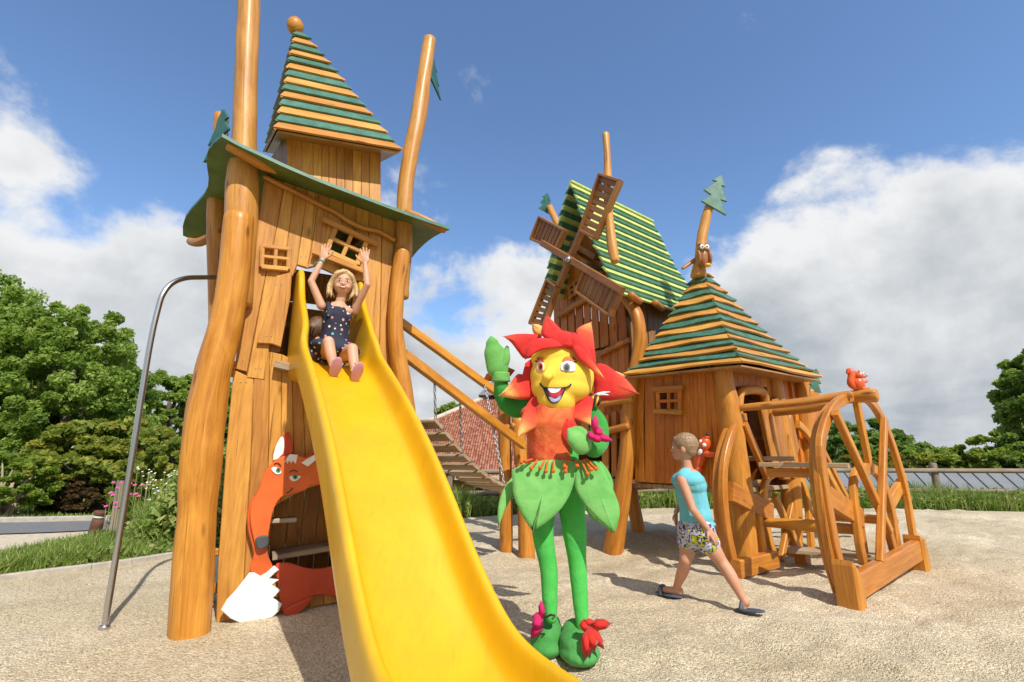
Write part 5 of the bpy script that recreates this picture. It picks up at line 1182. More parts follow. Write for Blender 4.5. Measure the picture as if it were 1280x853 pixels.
# chunky feet
for (x, y, s_) in ((1079, 746, 1.0), (1160, 698, 1.0)):
    p = B_(x, y, .13); p.z = 0; b = MB(); e = E1 * .075
    b.prism([p - e - V((0, 0, .06)), p + e - V((0, 0, .06)), p + e + V((0, 0, .20)), p + V((0, 0, .28)), p - e * .9 + V((0, 0, .34)), p - e * 1.05 + V((0, 0, .3))] , -E2 * .17, .02, UPZ); b.build('foot_block', W_LOG, arch)
p = B_(1060, 738, .0); p.z = 0; b = MB(); b.beam(p - V((0, 0, .1)), p + V((0, 0, .17)), .16, .12, E2, .015); b.build('foot_block', W_ARCH, arch)
# rear arch (A) near the hut
band('outer_arch', [(925, 722), (915, 680), (909, 640), (907, 600), (910, 570), (918, 542), (929, 524), (934, 522)], A_, .095, .06, W_ARCH)
band('outer_arch', [(918, 722), (909, 680), (903, 640), (901.5, 600), (905, 568), (914, 538), (926, 522)], A_, .045, .09, W_ARCH, -.05)
band('outer_arch', [(1000, 530), (1014, 545), (1032, 580), (1050, 615), (1066, 640), (1078, 655)], A_, .10, .06, W_ARCH, 0)
band('outer_arch', [(1006, 526), (1022, 545), (1042, 585), (1060, 620), (1080, 650)], A_, .08, .07, W_ARCH, -.12)
band('inner_arch', [(974, 702), (966, 680), (960, 650), (958, 620), (961, 600), (970, 592)], A_, .085, .06, W_ARCH, -.02)
band('inner_arch', [(990, 592), (1004, 600), (1012, 625), (1015, 655), (1018, 690)], A_, .10, .06, W_ARCH, -.02)
def spA(a, c_, w, off): spoke(a, c_, w, off, A_)
spA((930, 530), (959, 597), .085, .03); spA((913, 614), (964, 641), .20, .01); spA((948, 643), (954, 692), .075, .0); spA((968, 620), (1000, 690), .08, -.06); spA((996, 600), (976, 700), .08, -.10); spA((998, 470), (984, 600), .08, -.45)
b = MB(); b.beam(A_(920, 712, .04), A_(968, 699, .04), .17, .10, UPZ, .012); b.build('base_beam', W_ARCH, arch)
# top rails
b = MB(); b.tube([At(924, 510, HC.y - .05), At(980, 505, 5.15), At(1040, 497, 4.95), At(1064, 493, 4.86)], [.04, .045, .045, .04], 10, .08); b.build('top_rail', W_TRIM, arch)
b = MB(); b.tube([At(968, 516, 5.9), At(1010, 511, 5.6), At(1060, 500, 5.3), At(1096, 499, 5.1)], [.05, .055, .045, .035], 10, .08); b.build('top_rail', W_TRIM, arch)
TOPC = At(1076, 495, 4.98)
b = MB(); b.tube([TOPC + E2 * .14, TOPC - E2 * .14], .062, 16, .03, cap=.1); b.build('top_block', W_LOG, arch)
# steps and log rungs
def plank3(name, a, c_, d, e, mat): b = MB(); b.prism([a, c_, d, e], V((0, 0, -.04)), .006, c_ - a); b.build(name, mat, arch)
def zp(px, py, z): return G(px, py, z)
def hb_(x, y, Y): return At(x, y, Y)
zs = B_(1063, 580, -.12)
def lvl(px, Y, z): r = ray(px, 570); X = (px - 640) / FPX * (Y * CS + (z - CAMZ) * SN); return V((X, Y, z))
b = MB(); b.beam(lvl(952, 5.25, zs.z - .01), lvl(1062, 4.72, zs.z - .01), .20, .045, None, .006); b.build('step', W_GREY, arch)
b = MB(); b.beam(lvl(938, 5.75, zs.z + .05), lvl(993, 5.5, zs.z + .05), .25, .05, None, .006); b.build('step', W_GREY, arch)
b = MB(); b.beam(lvl(958, 5.2, zs.z - .09), lvl(1012, 5.0, zs.z - .09), .06, .09, None, .006); b.build('step_bearer', W_ARCH, arch)
b = MB(); b.tube([A_(957, 653, .0), A_(957, 653, .0).lerp(B_(1072, 662, -.1), .5) + V((0, 0, .0)), B_(1072, 662, -.1)], [.05, .06, .05], 12, .08); b.build('rung', W_LOG, arch)
b = MB(); b.tube([A_(1020, 645, -.1), B_(1118, 651, -.1)], [.05, .055], 12, .08); b.build('rung', W_LOG, arch)
b = MB(); b.tube([A_(1012, 638, -.3), A_(1060, 640, -.3)], [.05, .05], 12, .08); b.build('rung', W_LOG, arch)
b = MB(); a = G(985, 687, .16); c_ = G(1098, 696, .16); b.beam(a, c_, .26, .045, None, .006); b.build('step', W_GREY, arch)
for x, y in ((1002, 690), (1088, 697)): p = G(x, y, .12); b = MB(); b.beam(V((p.x, p.y, -.08)), V((p.x, p.y, .135)), .16, .12, E1, .015); b.build('step_block', W_ARCH, arch)
for q in ((935, 590, 945, 660), (1052, 606, 1058, 690)):
    pass
spoke((1076, 660), (1082, 700), .07, -.25)
Ms = Matrix(((1, 0, 0), (0, 1, 0), (0, 0, 1)))
critter(TOPC + V((.0, 0, .055)), Ms, .215, 'small orange squirrel figure sitting on top of the climbing arch', False)
# ---------------------------------------------------------------- people
def skinmat(name, col, red=(.62, .25, .17)):
    m, nt, p = base(name, .55); v = N_(nt, 'ShaderNodeTexCoord').outputs['Object']
    n = noise_(nt, v, 9, 4, .6); nt.links.new(ramp_(nt, n, [(.35, tuple(x * .9 for x in col)), (.65, col)]), p.inputs['Base Color'])
    p.inputs['Subsurface Weight'].default_value = .12; p.inputs['Subsurface Radius'].default_value = (.02, .008, .004); bump_(nt, p, noise_(nt, v, 160, 2), .1, .002); return m
SKIN = skinmat('girl_skin', (.62, .33, .21)); SKINB = skinmat('tanned_skin', (.56, .28, .17))  # skin tones of the girl and of the other two children
def hairmat(name, c1, c2):
    m, nt, p = base(name, .5); a = N_(nt, 'ShaderNodeAttribute', attribute_name='gc').outputs['Vector']; n = noise_(nt, mapv(nt, a, (1.5, 60, 60)), 2.0, 4, .6)
    nt.links.new(ramp_(nt, n, [(.3, c2), (.7, c1)]), p.inputs['Base Color']); bump_(nt, p, n, .6, .006); return m
H_BLOND = hairmat('blond_hair', (.72, .52, .28), (.34, .21, .09)); H_SANDY = hairmat('sandy_short_hair', (.40, .26, .14), (.15, .09, .045)); H_BROWN = hairmat('brown_hair', (.20, .10, .045), (.06, .03, .014))

def remesh(parts, vox, name, mat, parent, smooth=6, sm_f=.5, sub=0):
    """many overlapping rounded volumes -> ONE continuous surface"""
    b = MB(); parts(b); me = bpy.data.meshes.new('t'); me.from_pydata(b.v, [], b.f); bm = bmesh.new(); bm.from_mesh(me); bmesh.ops.recalc_face_normals(bm, faces=bm.faces); bm.to_mesh(me); bm.free()
    o = bpy.data.objects.new('t', me); COL.objects.link(o); r = o.modifiers.new('r', 'REMESH'); r.mode = 'VOXEL'; r.voxel_size = vox
    s = o.modifiers.new('s', 'SMOOTH'); s.iterations = smooth; s.factor = sm_f
    dg = bpy.context.evaluated_depsgraph_get(); m2 = bpy.data.meshes.new_from_object(o.evaluated_get(dg)); bpy.data.objects.remove(o); bpy.data.meshes.remove(me)
    m2.name = name; o0 = root_loc(parent); n = len(m2.vertices); co = np.empty(n * 3, 'f'); m2.vertices.foreach_get('co', co); co = co.reshape(-1, 3)
    a = m2.attributes.new('gc', 'FLOAT_VECTOR', 'POINT'); a.data.foreach_set('vector', co.ravel()); t = m2.attributes.new('tint', 'FLOAT', 'POINT'); t.data.foreach_set('value', np.full(n, .5, 'f'))
    co = co - np.array(o0, 'f'); m2.vertices.foreach_set('co', co.ravel()); m2.materials.clear(); m2.materials.append(mat); m2.polygons.foreach_set('use_smooth', np.ones(len(m2.polygons), bool)); m2.update()
    ob = bpy.data.objects.new(name, m2); COL.objects.link(ob); ob.parent = parent; return ob
def cap(b, pts, rr, seg=14): 
    b.tube(pts, rr, seg, 0, cap=.9, sub=4)
    for p, r in ((pts[0], rr[0] if not isinstance(rr, float) else rr), (pts[-1], rr[-1] if not isinstance(rr, float) else rr)): b.ball(p, r * .99, None, seg, 8)
def hand(b, w, d, pn, s, thumb, curl=.15, spread=.22):
    """palm + 4 fingers + thumb: w wrist, d finger direction, pn palm normal, thumb = side vector"""
    w = V(w); d = V(d).normalized(); pn = V(pn).normalized(); sd = V(thumb); sd = (sd - d * sd.dot(d)).normalized(); pn = (pn - d * pn.dot(d) - sd * pn.dot(sd)).normalized()
    M = Matrix((sd, d, pn)).transposed(); b.ball(w + d * .45 * s, (.40 * s, .52 * s, .16 * s), M, 14, 10)
    for i, (o, l) in enumerate(((.28, .78), (.09, .9), (-.10, .82), (-.28, .62))):
        k = w + d * .78 * s + sd * o * s; fd = (d + sd * (o * spread * 2.4)).normalized(); m1 = k + fd * l * .5 * s + pn * curl * .1 * s; m2 = k + fd * l * s + pn * curl * .5 * s
        cap(b, [k, m1, m2], [.105 * s, .095 * s, .075 * s], 8)
    k = w + d * .25 * s + sd * .28 * s; cap(b, [k, k + (d * .35 + sd * .36) * s, k + (d * .68 + sd * .52 + pn * .1) * s], [.13 * s, .105 * s, .085 * s], 8)

# ---- girl on the slide
def girl():
    O = bed(.30) + SR * .0; c = O                                   # seat point
    def L(r, f, z): return c + SR * r * 1.06 + SD * f + V((0, 0, z * 1.14 + .012))
    root = thing('person', O, 'smiling girl in navy patterned dress raising both hands at the top of the yellow slide', 'person')
    hd = L(.015, .06, .588); fw = (V((0, 0, 1.3)) - hd); fw.z = -.25; fw.normalize(); rt = UPZ.cross(-fw).normalized(); rt = -rt if rt.x < 0 else rt; upv = rt.cross(fw).normalized(); upv = upv if upv.z > 0 else -upv
    MH = Matrix((rt, -fw, upv)).transposed()
    HK = 1.0
    def Hd(x, y, z): return hd + MH @ V((x, -y, z)) * HK                 # y towards viewer
    rs, ls = L(-.125, .03, .405), L(.125, .03, .405)                # image-left, image-right shoulder
    rw, re = At(401, 326, (L(-.1, .12, 0)).y), None
    Ysh = rs.y
    re = At(389, 352, rs.y - .05); rw = At(403, 325, rs.y - .02); le = At(459, 356, ls.y - .10); lw = At(456.5, 330, ls.y - .08)
    kn1 = L(-.095, .25, .085 + .02); kn2 = L(.075, .26, .055 + .02); f1 = bed(.62) + SR * -.06 + UPZ * .05; f2 = bed(.67) + SR * .085 + UPZ * .05
    def body(b):
        b.ball(L(0, -.0, .10), (.125, .10, .11)); cap(b, [L(0, .0, .12), L(0, .0, .26), L(0, .02, .37)], [.105, .095, .10])
        b.ball(L(0, .025, .385), (.125, .065, .06)); cap(b, [L(0, .03, .40), hd + upv * -.09], [.04, .038], 12)
        b.ball(hd + upv * .01, (.083, .089, .101), MH, 20, 14); b.ball(Hd(0, .028, -.05), (.053, .051, .046), MH); b.ball(Hd(0, .084, -.020), (.011, .012, .011), MH)
        for s in (-1, 1): b.ball(Hd(s * .035, .055, -.035), (.026, .026, .024), MH); b.ball(Hd(s * .083, -.005, -.01), (.012, .018, .025), MH)
        for s_, e_, w_, tz in ((rs, re, rw, V((1, 0, 0))), (ls, le, lw, V((-1, 0, 0)))):
            cap(b, [s_, s_.lerp(e_, .5), e_], [.036, .031, .027]); cap(b, [e_, e_.lerp(w_, .45), w_], [.027, .026, .018])
            hand(b, w_, (w_ - e_).normalized() + V((-.25 if s_ is rs else .1, 0, .6)) * .5, V((0, -1, .1)), .092, tz, .1, .3)
        for h_, k_, f_ in ((L(-.06, .03, .07), kn1, f1), (L(.06, .03, .06), kn2, f2)):
            cap(b, [h_, h_.lerp(k_, .5), k_], [.062, .055, .044]); cap(b, [k_, k_.lerp(f_, .35) + UPZ * -.005, f_ + UPZ * .01], [.043, .042, .026])
            fd = (SD * .55 + UPZ * .62).normalized(); b.ball(f_ + fd * .035 + UPZ * -.01, (.032, .03, .065), Matrix((SR, fd.cross(SR), fd)).transposed()); 
            for t in range(5): b.ball(f_ + fd * (.098 - .005 * t) + SR * (.022 - .011 * t) * (1 if f_ is f2 else -1) * -1, .010)
    remesh(body, .0042, 'body', SKIN, root, 4)
    m, nt, p = base('navy_print_fabric', .8); v = N_(nt, 'ShaderNodeTexCoord').outputs['Object']
    vo = N_(nt, 'ShaderNodeTexVoronoi'); nt.links.new(v, vo.inputs['Vector']); vo.inputs['Scale'].default_value = 26
    mk = N_(nt, 'ShaderNodeMapRange'); nt.links.new(vo.outputs['Distance'], mk.inputs[0]); mk.inputs[1].default_value = .24; mk.inputs[2].default_value = .30; mk.inputs[3].default_value = 1; mk.inputs[4].default_value = 0
    sc = N_(nt, 'ShaderNodeSeparateColor'); nt.links.new(vo.outputs['Color'], sc.inputs[0]); cc = ramp_(nt, sc.outputs[0], [(0, (.7, .3, .3)), (.3, (.75, .55, .35)), (.5, (.12, .45, .5)), (.7, (.8, .7, .7)), (.9, (.6, .2, .35))]); nt.nodes[-1].color_ramp.interpolation = 'CONSTANT'
    nt.links.new(mix_(nt, mk.outputs[0], (.018, .022, .045), cc), p.inputs['Base Color']); bump_(nt, p, noise_(nt, v, 25, 3), .3, .02)
    def dress(b):
        cap(b, [L(0, .0, .11), L(0, .002, .24), L(0, .02, .355)], [.128, .108, .108]); b.ball(L(0, .02, .34), (.125, .085, .07))
        for s in (-1, 1): cap(b, [L(s * .075, .085, .33), L(s * .08, .06, .42), L(s * .075, -.02, .42)], [.022, .02, .02], 8)
        b.ball(L(0, .03, .10), (.18, .12, .085)); b.ball(L(-.10, .09, .105), (.10, .12, .055)); b.ball(L(.09, .10, .085), (.09, .12, .055)); b.ball(L(-.15, .03, .05), (.07, .10, .08)); b.ball(L(.13, .04, .06), (.06, .09, .06))
    remesh(dress, .006, 'dress', m, root, 4)
    def hair(b):
        g = random.Random(3); b.ball(Hd(0, -.016, .034), (.092, .094, .094), MH, 20, 14)
        for k in range(90):
            u = V((g.gauss(0, 1), g.gauss(-.3, 1), abs(g.gauss(.3, .8)))).normalized(); b.ball(Hd(u.x * .090, -.016 + u.y * .092, .034 + u.z * .092), .011, None, 6, 4)
        for s in (-1, 1):
            cap(b, [Hd(s * .015, .055, .098), Hd(s * .060, .060, .062), Hd(s * .086, .032, .005), Hd(s * .090, .012, -.06)], [.016, .020, .020, .013], 10)
            for k in range(9):
                y0 = .03 - .012 * k; e = g.uniform(-.015, .03); cap(b, [Hd(s * .07, y0, .05), Hd(s * (.094 + e * .5), y0, -.03), Hd(s * (.086 + e), y0 + .012, -.085), Hd(s * (.075 + e * 1.5), y0 + .02, -.115 + g.uniform(-.02, .02))], [.022, .019, .014, .006], 8)
        cap(b, [Hd(.02, .068, .096), Hd(-.035, .085, .072), Hd(-.066, .068, .035)], [.009, .010, .006], 8); cap(b, [Hd(0, -.07, .0), Hd(0, -.075, -.1)], [.07, .05], 12)
    remesh(hair, .0055, 'hair', H_BLOND, root, 3)
    for s in (-1, 1):
        b = MB(); b.ball(Hd(s * .031, .0765, .008), (.0145, .008, .0085), MH); e = b.build('eye', P_WHITE, root); b = MB(); b.ball(Hd(s * .031, .0815, .008), (.0075, .005, .0078), MH); b.build('iris', P_BLACK, e)
        b = MB(); b.tube([Hd(s * .016, .086, .026), Hd(s * .032, .087, .031), Hd(s * .048, .078, .026)], .003, 6, cap=0); b.build('eyebrow', H_BLOND, root)
    b = MB(); b.tube([Hd(-.026, .074, -.042), Hd(-.013, .083, -.051), Hd(.013, .083, -.051), Hd(.026, .074, -.042)], [.003, .0065, .0065, .003], 8); mo = b.build('mouth', paint('lip_red', (.42, .09, .07), .5), root)
    b = MB(); b.tube([Hd(-.017, .083, -.045), Hd(0, .087, -.048), Hd(.017, .083, -.045)], .0035, 6); b.build('teeth', P_WHITE, mo)
    PINK = paint('lilac_foam', (.55, .30, .45), .6)
    for f_ in (f1, f2):
        fd = (SD * .55 + UPZ * .62).normalized(); M = Matrix((SR, fd.cross(SR), fd)).transposed(); b = MB(); so_ = f_ + fd * .035 - (fd.cross(SR)) * (.03 if (fd.cross(SR)).z > 0 else -.03)
        nz_ = fd.cross(SR); nz_ = nz_ if nz_.z > 0 else -nz_; so_ = f_ + fd * .035 - nz_ * .026 + SD * .012; b.ball(so_, (.043, .010, .092), M); b.tube([f_ + fd * .03 + SR * .036, f_ + fd * .06 + nz_ * .038, f_ + fd * .03 - SR * .036], .007, 6); b.build('flip_flop', PINK, root)
    b = MB(); dw = (rw - re).normalized(); q = dw.orthogonal().normalized(); q2 = dw.cross(q); ring = [rw - dw * .012 + q * .022 * math.cos(a) + q2 * .022 * math.sin(a) for a in [k * math.pi / 5 for k in range(11)]]; b.tube(ring, .006, 6, sub=1, cap=0); b.tube([ring[3], ring[3] + V((-.03, -.01, -.02)), ring[3] + V((-.05, 0, -.04))], .004, 5); b.build('bracelet', paint('turquoise_band', (.03, .42, .48), .6), root)
girl()
# ---- child with brown hair behind her
def child():
    c = At(396, 412, bed(-.25).y + .04); fl = zfl; root = thing('person', V((c.x, c.y, fl)), 'second child crouching behind the girl, only brown hair showing by the slide entry', 'person')
    def body(b):
        b.ball(c, (.08, .09, .1)); cap(b, [c - UPZ * .08, c - UPZ * .15], [.04, .045]); b.ball(V((c.x, c.y + .03, fl + .14)), (.13, .12, .14)); cap(b, [V((c.x, c.y + .03, fl + .12)), c - UPZ * .15], [.11, .08])
        for s in (-1, 1):
            h_ = V((c.x + s * .07, c.y, fl + .07)); k_ = h_ + SD * .12 + SR * s * .1 + UPZ * .03; cap(b, [h_, k_], [.06, .045]); cap(b, [k_, k_ - SD * .15 - UPZ * .04], [.04, .03])
            a_ = c + V((s * .1, .02, -.16)); cap(b, [a_, a_ + V((s * .03, -.02, -.11)), V((c.x + s * .1, c.y - .06, fl + .07))], [.03, .028, .02])
    remesh(body, .007, 'body', SKINB, root)
    def hair(b):
        b.ball(c + V((0, 0, .015)), (.098, .10, .112)); cap(b, [c + V((-.02, -.04, .0)), c + V((-.04, -.05, -.12))], [.08, .05])
    remesh(hair, .006, 'hair', H_BROWN, root)
    b = MB(); b.tube([V((c.x, c.y + .03, fl + .05)), V((c.x, c.y + .03, fl + .2)), c - UPZ * .13], [.13, .125, .085], 16); b.build('shirt', paint('dull_blue_shirt', (.12, .2, .3), .8), root)
child()

# ---- walking boy
def boy():
    FT = G(842, 747); BK = G(934, 767); root = thing('person', V((FT.x, FT.y, 0)), 'boy with short fair hair in light blue vest and patterned shorts walking past', 'person')
    Yh = (FT.y + BK.y) / 2; hip = At(870, 664, Yh); wd = (FT - BK); wd.z = 0; wd.normalize(); sd = V((-wd.y, wd.x, 0)); sd = sd if sd.y < 0 else -sd    # sd: towards the viewer (his left side)
    def A(x, y, d=0.0): return At(x, y, Yh + d)
    hd = A(855, 561); nk = A(858, 580); ch = A(862, 603); wst = A(867, 635)
    hp = -wd * 0 ; mh = Matrix.Identity(3); hf_ = (wd + V((-.45, .0, .0))).normalized(); hs_ = V((-hf_.y, hf_.x, 0)); MH = Matrix((hs_, hf_, UPZ)).transposed()
    def Hd(x, y, z): return hd + MH @ V((x, y, z))
    shN, shF = A(852, 600, -.10), A(866, 601, .12); elN, haN = A(866, 637, -.17), A(884, 661, -.17)
    kF, aF = A(857, 700, .03), V((FT.x + .03, FT.y, .075)); aF = At(846, 733, FT.y); kB = At(902, 703, BK.y + .12); aB = At(929, 749, BK.y + .02)
    hN, hF = A(877, 667, -.06), A(863, 667, .07)
    def body(b):
        b.ball(hip, (.13, .12, .12)); cap(b, [hip, wst, ch], [.11, .10, .115]); b.ball(A(860, 601), (.12, .15, .06)); cap(b, [ch, nk, hd - UPZ * .06], [.07, .042, .042], 12)
        b.ball(hd + UPZ * .015, (.078, .098, .105), MH, 20, 14); b.ball(Hd(0, .055, -.055), (.045, .045, .045), MH); b.ball(Hd(0, .102, -.012), (.011, .018, .016), MH); b.ball(Hd(0, .09, -.048), (.02, .014, .012), MH)
        for s in (-1, 1): b.ball(Hd(s * .08, -.008, -.012), (.012, .022, .03), MH)
        cap(b, [shN, shN.lerp(elN, .5), elN], [.045, .038, .031]); cap(b, [elN, elN.lerp(haN, .4), haN], [.032, .031, .021]); hand(b, haN, (haN - elN).normalized() + V((.2, 0, -.2)), V((-1, .3, 0)), .085, V((-.6, -.3, -.3)), .5, .12)
        eF, wF = A(853, 628, .2), A(845, 640, .16); cap(b, [shF, eF], [.042, .031]); cap(b, [eF, wF], [.03, .021]); hand(b, wF, V((-.1, 0, -1)), V((1, 0, 0)), .08, V((-.5, -.5, 0)), .6, .1)
        for h_, k_, a_, f_ in ((hF, kF, aF, 0), (hN, kB, aB, 1)):
            cap(b, [h_, h_.lerp(k_, .5), k_], [.085, .07, .05]); cap(b, [k_, k_.lerp(a_, .35) - wd * .008, a_], [.05, .05, .03])
        # front foot flat, back foot heel lifted
        t = V((FT.x, FT.y, .045)) + wd * .10; cap(b, [aF - UPZ * .035 - wd * .02, t], [.034, .028], 10)
        for k in range(5): b.ball(t + wd * (.03 - .006 * k) + sd * (.024 - .012 * k), .011)
        t2 = V((BK.x, BK.y, .035)) + wd * .02; cap(b, [aB - UPZ * .02 - wd * .015, aB.lerp(t2, .6), t2], [.033, .03, .026], 10)
    remesh(body, .0058, 'body', SKINB, root, 5)
    VEST = cloth('sky_blue_jersey', (.16, .50, .58), (.13, .43, .52), 6, .2, bscale=300, bump=.35, wr=9)
    def vest(b):
        b.ball(A(872, 655), (.145, .14, .05)); cap(b, [A(870, 648), A(867, 630), A(862, 608)], [.135, .122, .128]); b.ball(A(860, 603), (.13, .15, .075)); cap(b, [A(853, 597, -.085), A(859, 592, 0), A(865, 597, .1)], [.052, .058, .05], 10); b.ball(A(861, 594), (.10, .10, .05)); b.ball(A(863, 607), (.132, .15, .10)); b.ball(A(860, 601), (.137, .163, .085))
    remesh(vest, .0065, 'vest', VEST, root, 4)
    m, nt, p = base('patterned_swim_shorts', .75); v = N_(nt, 'ShaderNodeTexCoord').outputs['Object']; n1 = noise_(nt, v, 13, 2, .5, 1.2)
    c_ = ramp_(nt, n1, [(0, (.50, .55, .02)), (.40, (.50, .55, .02)), (.41, (.03, .03, .05)), (.46, (.03, .03, .05)), (.47, (.50, .49, .62)), (.58, (.50, .49, .62)), (.59, (.05, .05, .10)), (1, (.05, .05, .10))]); nt.links.new(c_, p.inputs['Base Color'])
    def shorts(b):
        b.ball(hip + UPZ * .02, (.152, .148, .11)); b.ball(hip - UPZ * .04, (.13, .13, .09))
        for h_, k_ in ((hF, kF), (hN, kB)): cap(b, [h_ + UPZ * .02, h_.lerp(k_, .14), h_.lerp(k_, .30)], [.106, .106, .098])
    remesh(shorts, .0065, 'shorts', m, root, 4)
    def hair(b):
        b.ball(Hd(0, -.018, .036), (.092, .106, .102), MH, 20, 14); b.ball(Hd(0, .045, .078), (.06, .045, .036), MH); b.ball(Hd(0, -.055, -.01), (.074, .052, .06), MH); g = random.Random(8)
        for k in range(700):
            u = V((g.gauss(0, 1), g.gauss(-.2, 1), g.gauss(.35, .8))).normalized()
            if u.z < -.25 or (u.y > .3 and u.z < .45): continue
            b.ball(Hd(u.x * .092, -.018 + u.y * .105, .036 + u.z * .102), g.uniform(.003, .0045), None, 6, 4)
    remesh(hair, .0036, 'hair', H_SANDY, root, 2)
    for s in (-1, 1):
        b = MB(); b.ball(Hd(s * .032, .086, .01), (.014, .008, .009), MH); e = b.build('eye', P_WHITE, root); b = MB(); b.ball(Hd(s * .032, .092, .01), (.007, .005, .008), MH); b.build('iris', P_BLACK, e)
        b = MB(); b.ball(Hd(s * .088, -.008, -.010), (.009, .018, .026), MH); b.build('ear', SKINB, root)
    SAND_ = paint('dark_blue_rubber', (.05, .07, .11), .6)
    b = MB(); fc = V((FT.x, FT.y, .014)) + wd * .045; MF = Matrix((sd, wd, UPZ)).transposed(); b.ball(fc, (.048, .125, .014), MF); b.tube([fc + wd * .05 + sd * .045, fc + wd * .055 + sd * .03 + UPZ * .05, fc + wd * .055 - sd * .03 + UPZ * .05, fc + wd * .05 - sd * .045], .018, 8, flat=1); b.build('sandal', SAND_, root)
    b = MB(); tl = (t2_dir := (V((BK.x, BK.y, .02)) + wd * .03)); bc = tl.lerp(aB - UPZ * .06, .35); dr = (aB - UPZ * .07 - tl).normalized(); MB2 = Matrix((sd, dr, sd.cross(dr))).transposed(); b.ball(V((BK.x, BK.y, .025)) - wd * .02, (.048, .12, .014), Matrix((sd, (wd * .97 - UPZ * .12).normalized(), UPZ)).transposed()); b.tube([V((BK.x, BK.y, .03)) + wd * .03 + sd * .045, V((BK.x, BK.y, .075)) + wd * .03, V((BK.x, BK.y, .03)) + wd * .03 - sd * .045], .016, 8); b.build('sandal', SAND_, root)
boy()

# ---- person in the flower costume
C_RED = cloth('red_plush', (.62, .035, .025), (.52, .025, .02), 5, .5); C_YEL = cloth('yellow_plush', (.84, .58, .07), (.82, .55, .06), 2, .1, bump=.08)
C_TOR = cloth('mottled_orange_velvet', (.72, .17, .05), (.52, .05, .03), 7, .4, .35, .6, wr=10, bump=.4); C_GRN = cloth('light_green_velvet', (.19, .46, .13), (.12, .37, .085), 4, .5, .4, .6, wr=8, bump=.3)
C_LEG = cloth('bright_green_jersey', (.085, .50, .095), (.065, .43, .075), 5, .25, bscale=200, bump=.35, wr=9); C_SLV = cloth('green_plush_sleeve', (.06, .34, .06), (.04, .27, .045), 5, .5, wr=12, bump=.5); C_SHOE = cloth('green_felt_shoe', (.08, .31, .08), (.055, .25, .055), 6, .4)
C_PINK = cloth('magenta_felt', (.60, .02, .14), (.52, .015, .11), 5, .3); C_ORA = cloth('orange_cord', (.62, .14, .02), (.55, .11, .015), 5, .3)
def petalmat():
    m, nt, p = base('red_to_apricot_plush', .85); t = N_(nt, 'ShaderNodeAttribute', attribute_name='tint').outputs['Fac']; v = N_(nt, 'ShaderNodeTexCoord').outputs['Object']
    f = math_(nt, 'ADD', t, math_(nt, 'MULTIPLY', math_(nt, 'SUBTRACT', noise_(nt, v, 6, 3), .5), .35)); nt.links.new(ramp_(nt, f, [(.25, (.60, .018, .014)), (.6, (.70, .085, .03)), (.85, (.84, .40, .11))]), p.inputs['Base Color'])
    p.inputs['Sheen Weight'].default_value = .08; bump_(nt, p, noise_(nt, v, 13, 3, .5, .5), .35, .03); return m
C_PET = petalmat()
def petal(name, P, parent, Y, tipY=None, th=.05, mat=None, tints=(0, 1), cup=.0, axis=None, edge=None):
    """pillow petal from a pixel outline: P = outline, base first; depth runs from Y at base to tipY at tip"""
    th *= .8; P = list(P); tip = max(range(len(P)), key=lambda i: (P[i][0] - P[0][0]) ** 2 + (P[i][1] - P[0][1]) ** 2); P = P[:tip] + [P[tip], P[tip]] + P[tip + 1:]; q = loop(P, 3); n = len(q); bx, by = axis or P[0]; tx, ty = P[tip]; L2 = (tx - bx) ** 2 + (ty - by) ** 2; tipY = Y if tipY is None else tipY
    def dep(x, y): k = max(0, min(1.15, ((x - bx) * (tx - bx) + (y - by) * (ty - by)) / L2)); return Y + (tipY - Y) * k, k
    cx = sum(a for a, _ in q) / n; cy = sum(b_ for _, b_ in q) / n; R_n = 6; vs = []; ti = []
    for side in (-1, 1):
        for j in range(R_n + 1):
            f = j / R_n
            for i in range(n):
                x = cx + (q[i][0] - cx) * f; y = cy + (q[i][1] - cy) * f; d, k = dep(x, y); bul = th * .5 * math.sqrt(max(0, 1 - f ** 3)) + .002
                vs.append(At(x, y, d + side * bul + cup * (1 - f * f) * 1.0)); ti.append(tints[0] + (tints[1] - tints[0]) * k)
    K = n * (R_n + 1); fs = []
    for j in range(R_n):
        for i in range(n):
            a, b_ = j * n + i, j * n + (i + 1) % n; fs += [[a, b_, b_ + n, a + n], [K + a, K + a + n, K + b_ + n, K + b_]]
    for i in range(n): a, b_ = R_n * n + i, R_n * n + (i + 1) % n; fs.append([a, b_, K + b_, K + a])
    b = MB(); b.add(vs, fs, None, ti, 0, True); return b.build(name, mat or C_PET, parent)
def Z6(x, y): return (600 + x / 4.48, 390 + y / 4.265)
def Z7(x, y): return (600 + x / 2.909, 560 + y / 2.911)
